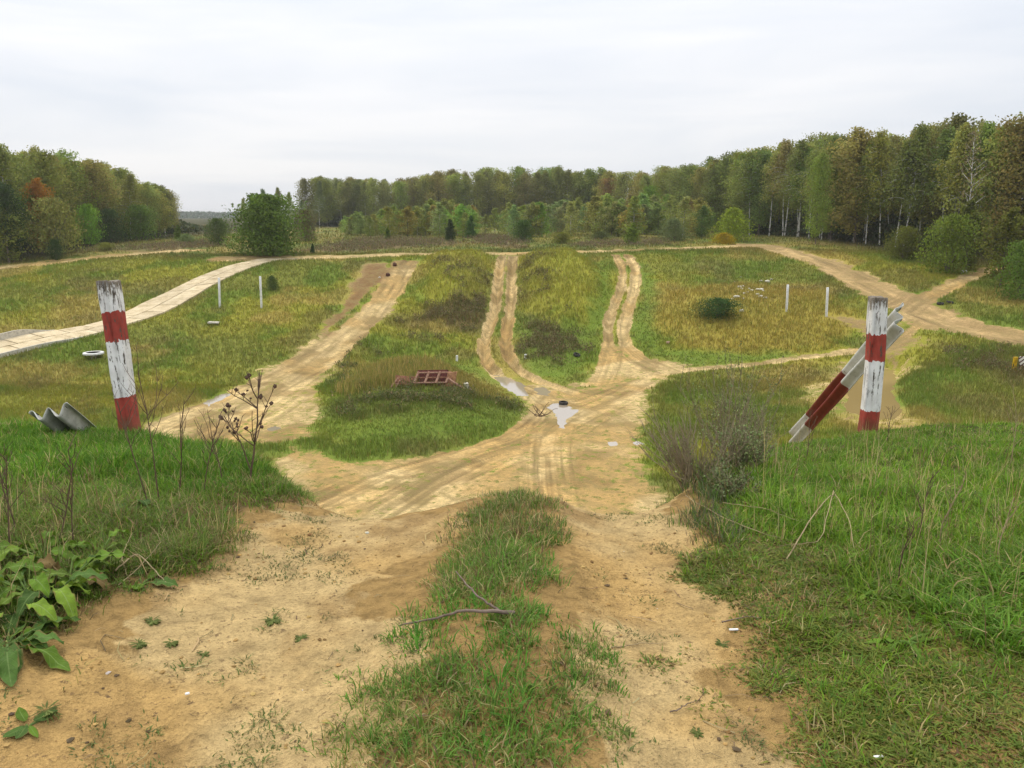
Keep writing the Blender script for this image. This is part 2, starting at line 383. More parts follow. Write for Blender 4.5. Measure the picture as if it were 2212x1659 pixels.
C = lambda *a: np.array(a, float)
SAND, SAND2, DAMP = C(.45, .290, .108), C(.50, .36, .165), C(.27, .17, .066)
PALE, PALE2, MUD = C(.58, .425, .20), C(.47, .305, .115), C(.23, .15, .058)
REDB, ROADC = C(.19, .105, .042), C(.40, .275, .125)
YEL, OLIVE, GREEN, DGREEN, BROWN, STRAW, HEATH = C(.285, .275, .036), C(.20, .215, .038), C(.145, .215, .028), C(.08, .135, .026), C(.15, .115, .05), C(.40, .29, .085), C(.17, .12, .075)
def mix(a, b, t):
    return a + (b - a) * np.asarray(t)[..., None]
def field(x, y):
    """growth colour, growth height, growth amount, bare soil amount and colour for each point"""
    x, y = np.asarray(x, float), np.asarray(y, float)
    nb, nm, ns = fbm(x, y, 16, 3, 51), fbm(x, y, 5, 3, 53), fbm(x, y, 1.6, 3, 55)
    farw = sstep(20, 30, y)
    wob = (nm - .5) * 5 + (ns - .5) * 3.0
    wobn = (fbm(x, y, .5, 3, 57) - .5) * .55 + (fbm(x, y, .12, 3, 59) - .5) * .34
    def pm(k, soft=1.2, wb=.7):
        s = boxed(poly_sd, POLY[k], x, y, 5, 9.0)
        return sstep(soft, -soft, s + wob * wb)
    def pn(k, soft=.16, wb=1.0):
        s = boxed(poly_sd, POLY[k], x, y, 3, 9.0)
        return sstep(soft, -soft, s + wobn * wb)
    n = x.shape
    col = mix(mix(np.broadcast_to(OLIVE, n + (3,)), YEL, sstep(.44, .66, nb) * .9), GREEN, sstep(.46, .68, nm) * .75)
    col = mix(col, STRAW, sstep(.60, .72, fbm(x, y, 9, 3, 61)) * .55)
    col = mix(col, BROWN, sstep(.60, .74, fbm(x, y, 7, 4, 63)) * .4)
    hgt = .28 + .25 * nm
    for k, c, a, h in (('hump_l', YEL * 1.12, .8, .55), ('hump_r', YEL * 1.1, .85, .55), ('dry_field', C(.36, .275, .055), .7, .5), ('island', GREEN * .9, .75, .15), ('verge', GREEN, .9, .12), ('verge_r', GREEN * .95, .85, .15),
                       ('reeds', C(.32, .25, .065), .75, .95), ('weeds_a', BROWN, .75, .8), ('weeds_b', BROWN, .75, .8), ('weeds_c', C(.12, .125, .035), .7, .75), ('weeds_d', BROWN, .6, .6), ('weeds_e', BROWN, .5, .5), ('weeds_f', C(.13, .14, .04), .6, .5), ('weeds_g', BROWN, .7, .6),
                       ('heath_a', HEATH, .85, .5), ('heath_b', HEATH, .85, .5), ('heath_c', HEATH, .7, .5), ('heath_d', HEATH, .8, .4)):
        m = pm(k, 2.2 if k[:5] in ('weeds', 'heath') else 1.2, 1.2 if k[:5] in ('weeds', 'heath') else .7) * a
        if k[:5] == 'weeds': m = m * (.35 + .65 * sstep(.38, .60, fbm(x, y, 2.2, 3, 101)))
        col = mix(col, c, m)
        hgt = hgt * (1 - m) + h * m
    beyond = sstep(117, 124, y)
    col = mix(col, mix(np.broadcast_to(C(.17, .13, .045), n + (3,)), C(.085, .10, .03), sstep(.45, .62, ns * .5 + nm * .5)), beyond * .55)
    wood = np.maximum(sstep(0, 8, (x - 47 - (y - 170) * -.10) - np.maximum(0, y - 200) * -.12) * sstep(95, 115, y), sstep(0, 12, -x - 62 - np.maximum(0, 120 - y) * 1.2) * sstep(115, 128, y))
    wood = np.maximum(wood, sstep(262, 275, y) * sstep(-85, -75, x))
    col = mix(col, C(.035, .035, .015), wood * .85)  # shade of the woods' interior painted into the ground beneath them
    # bare soil of the valley
    bare, stk = np.zeros(n), np.full(n, 9.0)
    for k, (ln, hw, dep) in TRACK.items():
        d = boxed(line_d, ln, x, y, 6, 9.0)
        near_ = d < hw * 3.5
        if near_.any():
            q, s_ = line_uv(x[near_], y[near_], ln)
            stk[near_] = np.minimum(stk[near_], .30 + 1.4 * fbm(q / (hw * .38), s_ / 7.0, 1.0, 3, 83))
        bare = np.maximum(bare, sstep(hw * 1.75, hw * .75, d + (ns - .5) * hw * 1.1) * (.75 if k in ('rim_l', 'cross') else 1))
    bare = np.maximum(bare, .66 * pm('junction', 1.0, .45))
    bare = np.maximum(bare, .62 * pm('left_fan', 1.0, .5))
    bare = np.maximum(bare, .68 * pm('right_fan', .8, .5))
    bare = np.maximum(bare, .46 * pm('pond_bank', 1.0, .9))
    bare = np.maximum(bare, .85 * pm('road_blob', 1.5, .6))
    bb, bf = pm('brown_bank', 1.0, .6), pm('brown_flat', 1.5, .6)
    dcol = mix(np.broadcast_to(PALE, n + (3,)), PALE2, sstep(.4, .65, nm))
    dcol = mix(dcol, MUD, sstep(.52, .70, fbm(x, y, 2.6, 4, 65)) * .7)
    rr = np.maximum(pm('brown_flat', 3, .5), sstep(4.5, 2.0, boxed(line_d, TRACK['road_r'][0], x, y, 6, 9.0)))
    dcol = mix(dcol, ROADC, rr * .9)
    dcol = dcol * np.where(stk < 5, np.clip(stk, .5, 1.3), 1.0)[..., None]
    dcol = mix(dcol, MUD * .95, bf * .55)
    dcol = mix(dcol, REDB, bb * .95)
    bare = np.maximum(bare, np.maximum(bb * .9, bf * .65))
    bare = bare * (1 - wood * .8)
    # bare soil close by
    nl, nr = pn('near_l'), pn('near_r')
    nbare = np.maximum(nl, nr) * (1 - farw)
    behind = sstep(2.0, 1.6, y)
    nbare = np.maximum(nbare, behind * (1 - farw) * ((np.abs(x + .95) < .5) | (np.abs(x - .68) < .45)))
    face = sstep(0.1, .5, y - np.interp(np.clip(x, -9.9, 9.9), XS, CREST)) * (1 - farw) * sstep(2.4, 1.2, np.abs(x))
    nbare = np.maximum(nbare, face * .9)
    ncol = mix(np.broadcast_to(SAND, n + (3,)), SAND2, sstep(.40, .66, fbm(x, y, .8, 3, 67)))
    ncol = mix(ncol, DAMP, sstep(.56, .78, fbm(x, y, .42, 4, 69)) * .75)
    bare = bare * farw + nbare * (1 - farw)
    dcol = mix(ncol, dcol, farw)
    # growth close by
    lush, mat, rid, bl = pn('lush', .2), pn('mat', .2), pn('ridge', .14), pn('bank_l', .12)
    sh = pn('shoulder_r', .2)
    ycr = np.interp(np.clip(x, -9.9, 9.9), XS, CREST)
    brow = sstep(-1.3, -.8, y - ycr) * (1 - farw)
    bl = np.maximum(bl, brow * sstep(-1.5, -1.9, x))
    lush = np.maximum(lush, brow * sstep(1.75, 2.1, x))
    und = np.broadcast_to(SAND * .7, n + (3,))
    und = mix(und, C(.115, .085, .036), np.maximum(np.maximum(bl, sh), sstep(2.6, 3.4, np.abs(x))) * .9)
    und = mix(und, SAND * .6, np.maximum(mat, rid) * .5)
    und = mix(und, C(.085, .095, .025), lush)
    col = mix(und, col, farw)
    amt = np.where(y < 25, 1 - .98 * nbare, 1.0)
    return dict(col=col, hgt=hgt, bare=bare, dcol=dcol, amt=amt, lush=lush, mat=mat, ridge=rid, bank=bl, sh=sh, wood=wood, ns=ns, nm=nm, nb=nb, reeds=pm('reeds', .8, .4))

# ------------------------------------------------------------------ mesh and material helpers
def mesh_np(name, verts, faces, attrs=None, smooth=True):
    me = bpy.data.meshes.new(name)
    verts = np.ascontiguousarray(verts, np.float32)
    if isinstance(faces, np.ndarray):
        faces = [faces]
    faces = [np.asarray(f, np.int32) for f in faces if len(f)]
    nl = sum(f.size for f in faces)
    nf = sum(len(f) for f in faces)
    me.vertices.add(len(verts))
    me.vertices.foreach_set('co', verts.ravel())
    me.loops.add(nl)
    me.loops.foreach_set('vertex_index', np.concatenate([f.ravel() for f in faces]))
    me.polygons.add(nf)
    tot = np.concatenate([np.full(len(f), f.shape[1], np.int32) for f in faces])
    me.polygons.foreach_set('loop_start', np.concatenate([[0], np.cumsum(tot)[:-1]]).astype(np.int32))
    me.polygons.foreach_set('loop_total', tot)
    me.polygons.foreach_set('use_smooth', np.full(nf, smooth, bool))
    for k, v in (attrs or {}).items():
        v = np.asarray(v, np.float32)
        if v.ndim == 1:
            at_ = me.attributes.new(k, 'FLOAT', 'POINT')
            at_.data.foreach_set('value', v)
        else:
            at_ = me.attributes.new(k, 'FLOAT_COLOR', 'POINT')
            c4 = np.ones((len(v), 4), np.float32)
            c4[:, :3] = v
            at_.data.foreach_set('color', c4.ravel())
    me.update()
    return me
def obj(name, me, mat=None, parent=None, loc=None, rot=None):
    o = bpy.data.objects.new(name, me)
    COL.objects.link(o)
    if mat is not None:
        for m_ in (mat if isinstance(mat, (list, tuple)) else [mat]):
            me.materials.append(m_)
    if parent is not None:
        o.parent = parent
    if loc is not None:
        o.location = loc
    if rot is not None:
        o.rotation_euler = rot
    return o
def tag(o, label=None, cat=None, group=None, kind=None):
    if label: o['label'] = label
    if cat: o['category'] = cat
    if group: o['group'] = group
    if kind: o['kind'] = kind
    return o
def empty(name, loc, rz=0.0):
    o = bpy.data.objects.new(name, None)
    COL.objects.link(o)
    o.location = loc
    o.rotation_euler = (0, 0, rz)
    return o
def material(name, rough=.9, spec=.2):
    m = bpy.data.materials.new(name)
    m.use_nodes = True
    nt = m.node_tree
    b = nt.nodes['Principled BSDF']
    b.inputs['Roughness'].default_value = rough
    b.inputs['Specular IOR Level'].default_value = spec
    return m, nt.nodes, nt.links, b
def mth(n, l, op, a, b=None, c=None, clamp=False):
    q = n.new('ShaderNodeMath')
    q.operation = op
    q.use_clamp = clamp
    for i, v in enumerate((a, b, c)):
        if v is None: continue
        if isinstance(v, (int, float)): q.inputs[i].default_value = v
        else: l.new(v, q.inputs[i])
    return q.outputs[0]
def mixc(n, l, f, a, b, mode='MIX'):
    q = n.new('ShaderNodeMix')
    q.data_type = 'RGBA'
    q.blend_type = mode
    for i, v in ((0, f), (6, a), (7, b)):
        if isinstance(v, (int, float)): q.inputs[i].default_value = v
        elif isinstance(v, tuple): q.inputs[i].default_value = v if len(v) == 4 else v + (1,)
        else: l.new(v, q.inputs[i])
    return q.outputs[2]
def noise(n, l, vec, scale, detail=3.0, rough=.55, dist=0.0):
    q = n.new('ShaderNodeTexNoise')
    q.inputs['Scale'].default_value, q.inputs['Detail'].default_value = scale, detail
    q.inputs['Roughness'].default_value, q.inputs['Distortion'].default_value = rough, dist
    if vec is not None: l.new(vec, q.inputs['Vector'])
    return q.outputs[0]
def ramp(n, l, fac, stops):
    q = n.new('ShaderNodeValToRGB')
    e = q.color_ramp.elements
    while len(e) < len(stops): e.new(.5)
    for i, (p, c) in enumerate(stops):
        e[i].position = p
        e[i].color = (c, c, c, 1) if isinstance(c, (int, float)) else tuple(c) + (1,)
    l.new(fac, q.inputs[0])
    return q.outputs[0]
def attr(n, name):
    q = n.new('ShaderNodeAttribute')
    q.attribute_name = name
    return q
def coord(n, which='Object'):
    return n.new('ShaderNodeTexCoord').outputs[which]
def bump(n, l, b, hgt, dist=.02, strength=1.0):
    q = n.new('ShaderNodeBump')
    q.inputs['Distance'].default_value, q.inputs['Strength'].default_value = dist, strength
    l.new(hgt, q.inputs['Height'])
    l.new(q.outputs[0], b.inputs['Normal'])

# ------------------------------------------------------------------ ground sheet
def ground():
    th = np.concatenate([np.radians(np.linspace(-110, -41, 60)[:-1]), np.radians(np.linspace(-41, 41, 900)), np.radians(np.linspace(41, 110, 60)[1:])])
    r1 = np.geomspace(2.0, 150, 1150)
    r = np.concatenate([r1, np.geomspace(150, 4200, 90)[1:]])
    R, T = np.meshgrid(r, th, indexing='ij')
    x, y = (R * np.sin(T)).ravel(), (-6 + R * np.cos(T)).ravel()
    z = H(x, y)
    f = field(x, y)
    nr, nt_ = R.shape
    i = np.arange(nr * nt_).reshape(nr, nt_)
    q = np.stack([i[:-1, :-1], i[:-1, 1:], i[1:, 1:], i[1:, :-1]], -1).reshape(-1, 4)[:, ::-1]
    m, n, l, b = material('soil and turf', .95, .1)
    P = coord(n)
    vc, dc, ba = attr(n, 'col').outputs['Color'], attr(n, 'dcol').outputs['Color'], attr(n, 'bare').outputs['Fac']
    sy = n.new('ShaderNodeSeparateXYZ'); l.new(P, sy.inputs[0])
    farf = mth(n, l, 'MULTIPLY_ADD', sy.outputs[1], .1, -2.0, True)
    n1, n2, n3 = noise(n, l, P, 1.6, 4, .65), noise(n, l, P, 14, 4, .65), noise(n, l, P, 75, 3, .6)
    # worn edges: the far soil is broken by metre-sized scraps of turf, the near by centimetres
    br = mth(n, l, 'ADD', mth(n, l, 'MULTIPLY', mth(n, l, 'SUBTRACT', n1, .5), mth(n, l, 'MULTIPLY', farf, 1.5)), mth(n, l, 'MULTIPLY', mth(n, l, 'SUBTRACT', n2, .5), .55))
    bb = mth(n, l, 'ADD', ba, br)
    msk = mth(n, l, 'MULTIPLY_ADD', bb, 4.5, -1.75, True)
    # tone of the bare soil
    t1 = ramp(n, l, n2, [(.25, .62), (.5, 1.0), (.75, 1.22)])
    t2 = ramp(n, l, n3, [(.28, .72), (.5, 1.0), (.8, 1.14)])
    s = mixc(n, l, .8, dc, t1, 'MULTIPLY')
    s = mixc(n, l, .7, s, t2, 'MULTIPLY')
    st = n.new('ShaderNodeMapping'); st.inputs['Scale'].default_value = (.55, 1.6, 1); l.new(P, st.inputs[0])
    n4 = noise(n, l, st.outputs[0], 5.0, 6, .75)
    s = mixc(n, l, mth(n, l, 'MULTIPLY', farf, .6), s, ramp(n, l, n4, [(.3, .42), (.47, .92), (.6, 1.3)]), 'MULTIPLY')
    # crumbs, footmarks and scraps of dark humus trodden into the near soil
    n8 = noise(n, l, P, .8, 9, .78, .6)
    s = mixc(n, l, mth(n, l, 'MULTIPLY', ramp(n, l, n8, [(.44, 0.0), (.62, .8)]), farf), s, (.25, .19, .075))
    nf = mth(n, l, 'SUBTRACT', 1.0, farf)
    vo = n.new('ShaderNodeTexVoronoi'); vo.inputs['Scale'].default_value = 34; l.new(P, vo.inputs['Vector'])
    n6 = noise(n, l, P, 4.2, 5, .7)
    n7 = noise(n, l, P, 30, 4, .7)
    spk = mth(n, l, 'MULTIPLY', ramp(n, l, n7, [(.575, 0.0), (.65, 1.0)]), ramp(n, l, n6, [(.40, .12), (.60, .9)]))
    s = mixc(n, l, mth(n, l, 'MULTIPLY', spk, nf), s, (.13, .085, .045))
    s = mixc(n, l, mth(n, l, 'MULTIPLY', nf, .8), s, ramp(n, l, n6, [(.30, .60), (.5, 1.0), (.7, 1.16)]), 'MULTIPLY')
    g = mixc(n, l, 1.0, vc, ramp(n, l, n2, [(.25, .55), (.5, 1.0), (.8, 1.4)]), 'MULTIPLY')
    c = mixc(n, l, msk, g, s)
    l.new(c, b.inputs['Base Color'])
    hh = mth(n, l, 'ADD', mth(n, l, 'MULTIPLY', n2, .7), mth(n, l, 'MULTIPLY', n3, .3))
    hh = mth(n, l, 'ADD', hh, mth(n, l, 'MULTIPLY', n7, .45))
    hh = mth(n, l, 'ADD', hh, mth(n, l, 'MULTIPLY', ramp(n, l, vo.outputs[0], [(0.0, 1.0), (.35, 0.0)]), .12))
    bump(n, l, b, hh, .045, 1.0)
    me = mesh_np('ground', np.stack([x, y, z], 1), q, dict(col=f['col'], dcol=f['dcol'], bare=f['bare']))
    o = obj('ground', me, m)
    tag(o, 'rough grassy valley floor and hillsides with bare sandy tracks', None, None, 'structure')
    return o
ground()


# ------------------------------------------------------------------ leaf and blade materials
def leaf_material(name, use_obj=False, rough=.6, trans=.35, spec=.25):
    m, n, l, b = material(name, rough, spec)
    c = attr(n, 'col').outputs['Color']
    if use_obj:
        oi = n.new('ShaderNodeObjectInfo')
        c = mixc(n, l, 1.0, c, oi.outputs['Color'], 'MULTIPLY')
        hs = n.new('ShaderNodeHueSaturation')
        l.new(mth(n, l, 'MULTIPLY_ADD', oi.outputs['Random'], .02, .494), hs.inputs['Hue'])
        l.new(mth(n, l, 'MULTIPLY_ADD', oi.outputs['Random'], .35, .82), hs.inputs['Value'])
        l.new(c, hs.inputs['Color'])
        c = hs.outputs[0]
    l.new(c, b.inputs['Base Color'])
    t = n.new('ShaderNodeBsdfTranslucent')
    l.new(c, t.inputs[0])
    x = n.new('ShaderNodeMixShader')
    x.inputs[0].default_value = trans
    l.new(b.outputs[0], x.inputs[1]); l.new(t.outputs[0], x.inputs[2])
    l.new(x.outputs[0], n['Material Output'].inputs[0])
    return m
M_BLADE = leaf_material('grass blade')
M_LEAF = leaf_material('tree leaf', True, .7, .42, .15)

def blade_mesh(p, h, wd, az, bend, col, roll=None):
    """curved blades of two segments; p (n,3)"""
    n = len(p)
    if n == 0:
        return np.zeros((0, 3)), [np.zeros((0, 4), int), np.zeros((0, 3), int)], np.zeros((0, 3))
    d = np.stack([np.cos(az), np.sin(az), np.zeros(n)], 1)
    ra = az + math.pi / 2 + (0 if roll is None else roll)
    s = np.stack([np.cos(ra), np.sin(ra), np.zeros(n)], 1) * wd[:, None] * .5
    def pt(t):
        zz = h * (t - .45 * bend * t * t)
        return p + d * (h * bend * (t ** 1.8))[:, None] + np.stack([np.zeros(n), np.zeros(n), zz], 1)
    p0, p1, p2 = pt(np.zeros(n)), pt(np.full(n, .55)), pt(np.ones(n))
    v = np.stack([p0 - s * .8, p0 + s * .8, p1 + s * .75, p1 - s * .75, p2], 1).reshape(-1, 3)
    i = np.arange(n)[:, None] * 5
    return v, [i + np.array([[0, 1, 2, 3]]), i + np.array([[3, 2, 4]])], np.repeat(col, 5, 0)
def join(parts):
    vs, qs, ts, cs, o = [], [], [], [], 0
    for v, (q, t), c in parts:
        vs.append(v); qs.append(q + o); ts.append(t + o); cs.append(c)
        o += len(v)
    return np.concatenate(vs), [np.concatenate(qs), np.concatenate(ts)], np.concatenate(cs)
def jitter(col, amt=.25, hue=.12):
    n = len(col)
    return np.clip(col * (1 + rng.uniform(-amt, amt, (n, 1))) * (1 + rng.uniform(-hue, hue, (n, 3))), .004, 1)
def in_view(x, y, pad=.34):
    return (np.abs(x) < (.64 + pad) * (y + 1.2) + .6) & (y > 1.2)

# ------------------------------------------------------------------ grass close by
def near_grass():
    parts = []
    REG = {'lush': [(.9, 2.0, 9.0, 9.4)], 'mat': [(.5, 1.1, 6.0, 5.2)], 'ridge': [(-1.4, 1.1, 1.1, 5.7)], 'bank': [(-9.0, 2.0, -.9, 9.2)], 'sh': [(.9, 4.0, 3.2, 7.6)], 'bare': [(-3.2, 1.1, 2.6, 6.0)]}
    def tufts(dn, key, thr, per, sig, hgt, wd, cols, bendr, hvar=.35, keep=None, ylim=None, clump=.0, cs=.35):
        """dn: tufts per square metre where the growth is full"""
        x0, y0, x1, y1 = REG[key][0]
        if ylim: y0, y1 = max(y0, ylim[0]), min(y1, ylim[1])
        count = int(dn * (x1 - x0) * (y1 - y0))
        x, y = rng.uniform(x0, x1, count), rng.uniform(y0, y1, count)
        k = in_view(x, y)
        x, y = x[k], y[k]
        k = rng.random(len(x)) < np.clip(4.2 / np.maximum(y, 1), .5, 1)      # thinner where it is farther
        x, y = x[k], y[k]
        f = field(x, y)
        dens = np.clip((f[key] - thr) / (.85 - thr), 0, 1)
        if keep is not None:
            dens = dens * keep(x, y, f)
        if clump:
            dens = dens * (1 - clump + clump * sstep(.36, .58, fbm(x, y, cs, 3, 71)))
        yc = np.interp(np.clip(x, -9.9, 9.9), XS, CREST)
        dens = dens * (y < yc + 1.6)
        k = rng.random(len(x)) < dens
        x, y, dens = x[k], y[k], dens[k]
        n = len(x)
        if key == 'lush': hk = 1 - .45 * sstep(5.0, 7.0, y)
        else: hk = 1.0
        cix = rng.choice(len(cols), n, p=[c[1] for c in cols])
        base = np.array([c[0] for c in cols])[cix]
        base = base * (.75 + .5 * fbm(x, y, .9, 2, 75))[:, None]
        hs = hgt * rng.uniform(1 - hvar, 1 + hvar, n) * hk * (.55 + .45 * dens) * (.6 + .8 * fbm(x, y, .5, 2, 73))
        rp = np.repeat(np.arange(n), per)
        m = len(rp)
        ox, oy = rng.normal(0, sig, m), rng.normal(0, sig, m)
        bx, by = x[rp] + ox, y[rp] + oy
        az = np.arctan2(oy, ox) + rng.normal(0, .7, m)
        bend = rng.uniform(bendr[0], bendr[1], m)
        hh = hs[rp] * rng.uniform(.55, 1.25, m)
        p = np.stack([bx, by, H(bx, by) - .006], 1)
        parts.append(blade_mesh(p, hh, wd * rng.uniform(.6, 1.4, m), az, bend, jitter(base[rp], .28, .10), rng.normal(0, .5, m)))
    g1, g2, g3, st, br = C(.165, .295, .020), C(.10, .205, .02), C(.23, .33, .042), C(.45, .36, .16), C(.19, .13, .062)
    # right: long grass on the bank, shorter towards the track
    tufts(2300, 'lush', .15, 6, .024, .088, .006, [(g1, .40), (g2, .27), (g3, .21), (st, .07), (br, .05)], (.25, 1.1), clump=.45)
    tufts(90, 'lush', .3, 5, .03, .16, .006, [(g1, .5), (g3, .28), (st, .22)], (.1, .6), clump=.8, cs=.8)
    tufts(24, 'lush', .4, 3, .02, .38, .0035, [(st, .7), (br, .3)], (.05, .35))
    def core(x, y, f):
        return sstep(.2, -.3, boxed(poly_sd, POLY['lush_core'], x, y, 2, 9.0))
    tufts(1100, 'lush', .1, 6, .03, .145, .0085, [(C(.115, .235, .02), .5), (C(.165, .29, .026), .4), (st, .1)], (.5, 1.3), keep=core)
    tufts(1500, 'sh', .2, 5, .03, .12, .005, [(C(.13, .15, .075), .45), (g2, .25), (st, .15), (br, .15)], (.2, .9), clump=.4)
    # right: low mat of knotgrass
    ma = [(C(.195, .225, .034), .46), (C(.135, .20, .03), .34), (C(.27, .25, .06), .11), (C(.20, .13, .055), .09)]
    tufts(5200, 'mat', .12, 7, .022, .036, .0085, ma, (.6, 1.6), clump=.5, cs=.3)
    tufts(420, 'mat', .3, 6, .02, .075, .005, [(g1, .5), (g2, .3), (st, .2)], (.3, 1.0), clump=.95, cs=.7)
    # centre ridge
    tufts(1500, 'ridge', .22, 6, .02, .058, .0055, [(C(.15, .25, .036), .38), (C(.11, .205, .028), .26), (C(.28, .265, .08), .19), (st, .10), (br, .07)], (.3, 1.2), clump=.92, cs=.26)
    tufts(300, 'ridge', .3, 7, .018, .072, .0065, [(C(.10, .26, .025), .65), (C(.18, .31, .045), .35)], (.3, 1.0), clump=.95, cs=.5, ylim=(1.1, 4))
    tufts(1100, 'ridge', .3, 6, .025, .085, .0048, [(C(.15, .235, .04), .62), (st, .24), (br, .14)], (.2, 1.0), ylim=(3.3, 5.7))
    # left bank: bright on top, brown thatch at the worn edge
    def top(x, y, f):
        return sstep(4.4, 5.6, y) * sstep(-1.2, -2.0, x)
    def edge(x, y, f):
        return 1 - .8 * top(x, y, f)
    tufts(2300, 'bank', .2, 6, .022, .115, .0065, [(C(.13, .275, .02), .44), (C(.09, .195, .018), .3), (C(.21, .33, .035), .18), (st, .08)], (.2, .9), keep=top, clump=.25)
    tufts(2500, 'bank', .12, 6, .024, .09, .005, [(C(.115, .195, .022), .38), (C(.165, .27, .03), .29), (C(.27, .25, .075), .12), (st, .08), (br, .13)], (.3, 1.2), keep=edge, clump=.5)
    tufts(45, 'bank', .3, 4, .03, .25, .0045, [(st, .4), (C(.17, .24, .055), .35), (br, .25)], (.1, .6), keep=edge)
    # scattered scraps on the bare tracks
    def scr(x, y, f):
        return sstep(.60, .70, fbm(x, y, .22, 3, 77)) * .6
    tufts(1500, 'bare', .3, 6, .016, .034, .0055, [(C(.12, .16, .04), .6), (C(.20, .18, .07), .4)], (.5, 1.4), keep=scr)
    v, fc, c = join(parts)
    o = obj('near_grass', mesh_np('near_grass', v, fc, dict(col=c)), M_BLADE)
    tag(o, 'green and straw coloured grass on the near banks and track ridge', 'grass', None, 'stuff')
near_grass()

# dead stems and crumbs of soil lying on the near ground
def near_litter():
    n = 16000
    x, y = rng.uniform(-4.5, 4.5, n), 1.4 + 5.0 * rng.random(n) ** 1.3
    f = field(x, y)
    k = in_view(x, y) & (f['bare'] > .4) & (rng.random(n) < sstep(.35, .65, fbm(x, y, .7, 3, 81)) * .8 + .15)
    x, y = x[k], y[k]
    n = len(x)
    r = .003 + .012 * rng.random(n) ** 6
    ico = np.array([(0, 0, 1), (.9, 0, .3), (.28, .85, .35), (-.75, .5, .3), (-.7, -.55, .25), (.3, -.8, .4), (.5, .4, -.5), (-.4, .4, -.5), (0, -.6, -.5)])
    fc = np.array([(0, 1, 2), (0, 2, 3), (0, 3, 4), (0, 4, 5), (0, 5, 1), (1, 6, 2), (2, 6, 7), (2, 7, 3), (3, 7, 4), (4, 7, 8), (4, 8, 5), (5, 8, 1), (1, 8, 6)])
    v = ico[None] * (r[:, None, None] * rng.uniform(.6, 1.3, (n, len(ico), 1))) * np.array([1.2, 1.0, .6])
    a = rng.uniform(0, 6.28, n)
    ca, sa = np.cos(a)[:, None], np.sin(a)[:, None]
    v = np.stack([v[..., 0] * ca - v[..., 1] * sa, v[..., 0] * sa + v[..., 1] * ca, v[..., 2]], -1)
    v += np.stack([x, y, H(x, y) + r * .15], 1)[:, None]
    cix = rng.choice(4, n, p=[.62, .22, .145, .015])
    c = jitter(np.array([SAND * .85, DAMP * .8, C(.12, .085, .05), C(.55, .52, .46)])[cix], .2, .06)
    fcs = (fc[None] + np.arange(n)[:, None, None] * len(ico)).reshape(-1, 3)
    m, nn, l, b = material('crumbs', .95, .1)
    l.new(attr(nn, 'col').outputs['Color'], b.inputs['Base Color'])
    o = obj('soil_crumbs', mesh_np('soil_crumbs', v.reshape(-1, 3), fcs, dict(col=np.repeat(c, len(ico), 0)), False), m)
    tag(o, 'loose crumbs of sandy soil and small stones on the bare ruts', 'soil crumbs', None, 'stuff')
    n = 1500
    x, y = rng.uniform(-4.5, 4.5, n), 1.4 + 5.0 * rng.random(n)
    f = field(x, y)
    k = in_view(x, y) & (rng.random(n) < .35 + .65 * (f['bare'] < .5)) & (y < np.interp(np.clip(x, -9.9, 9.9), XS, CREST) + .3)
    x, y = x[k], y[k]
    n = len(x)
    L, a, wd = rng.uniform(.02, .14, n), rng.uniform(0, 6.28, n), rng.uniform(.0012, .003, n)
    vv = []
    for t in (-.5, 0.05, .5):
        bx, by = x + np.cos(a + .5 * t) * L * t, y + np.sin(a + .5 * t) * L * t
        zc = H(bx, by) + .004 + (.008 if t == .05 else 0)
        for s in (-1, 1):
            vv.append(np.stack([bx - np.sin(a) * wd * s, by + np.cos(a) * wd * s, zc], 1))
    v = np.stack(vv, 1).reshape(-1, 3)
    i = np.arange(n)[:, None] * 6
    q = np.concatenate([i + np.array([[0, 1, 3, 2]]), i + np.array([[2, 3, 5, 4]])])
    c = jitter(np.array([C(.33, .26, .13), C(.13, .09, .055), C(.22, .16, .08)])[rng.choice(3, n, p=[.35, .4, .25])], .25, .08)
    o = obj('dead_stems', mesh_np('dead_stems', v, q, dict(col=np.repeat(c, 6, 0))), m)
    tag(o, 'short dead stems and straws lying on the near soil', 'dead stems', None, 'stuff')
near_litter()

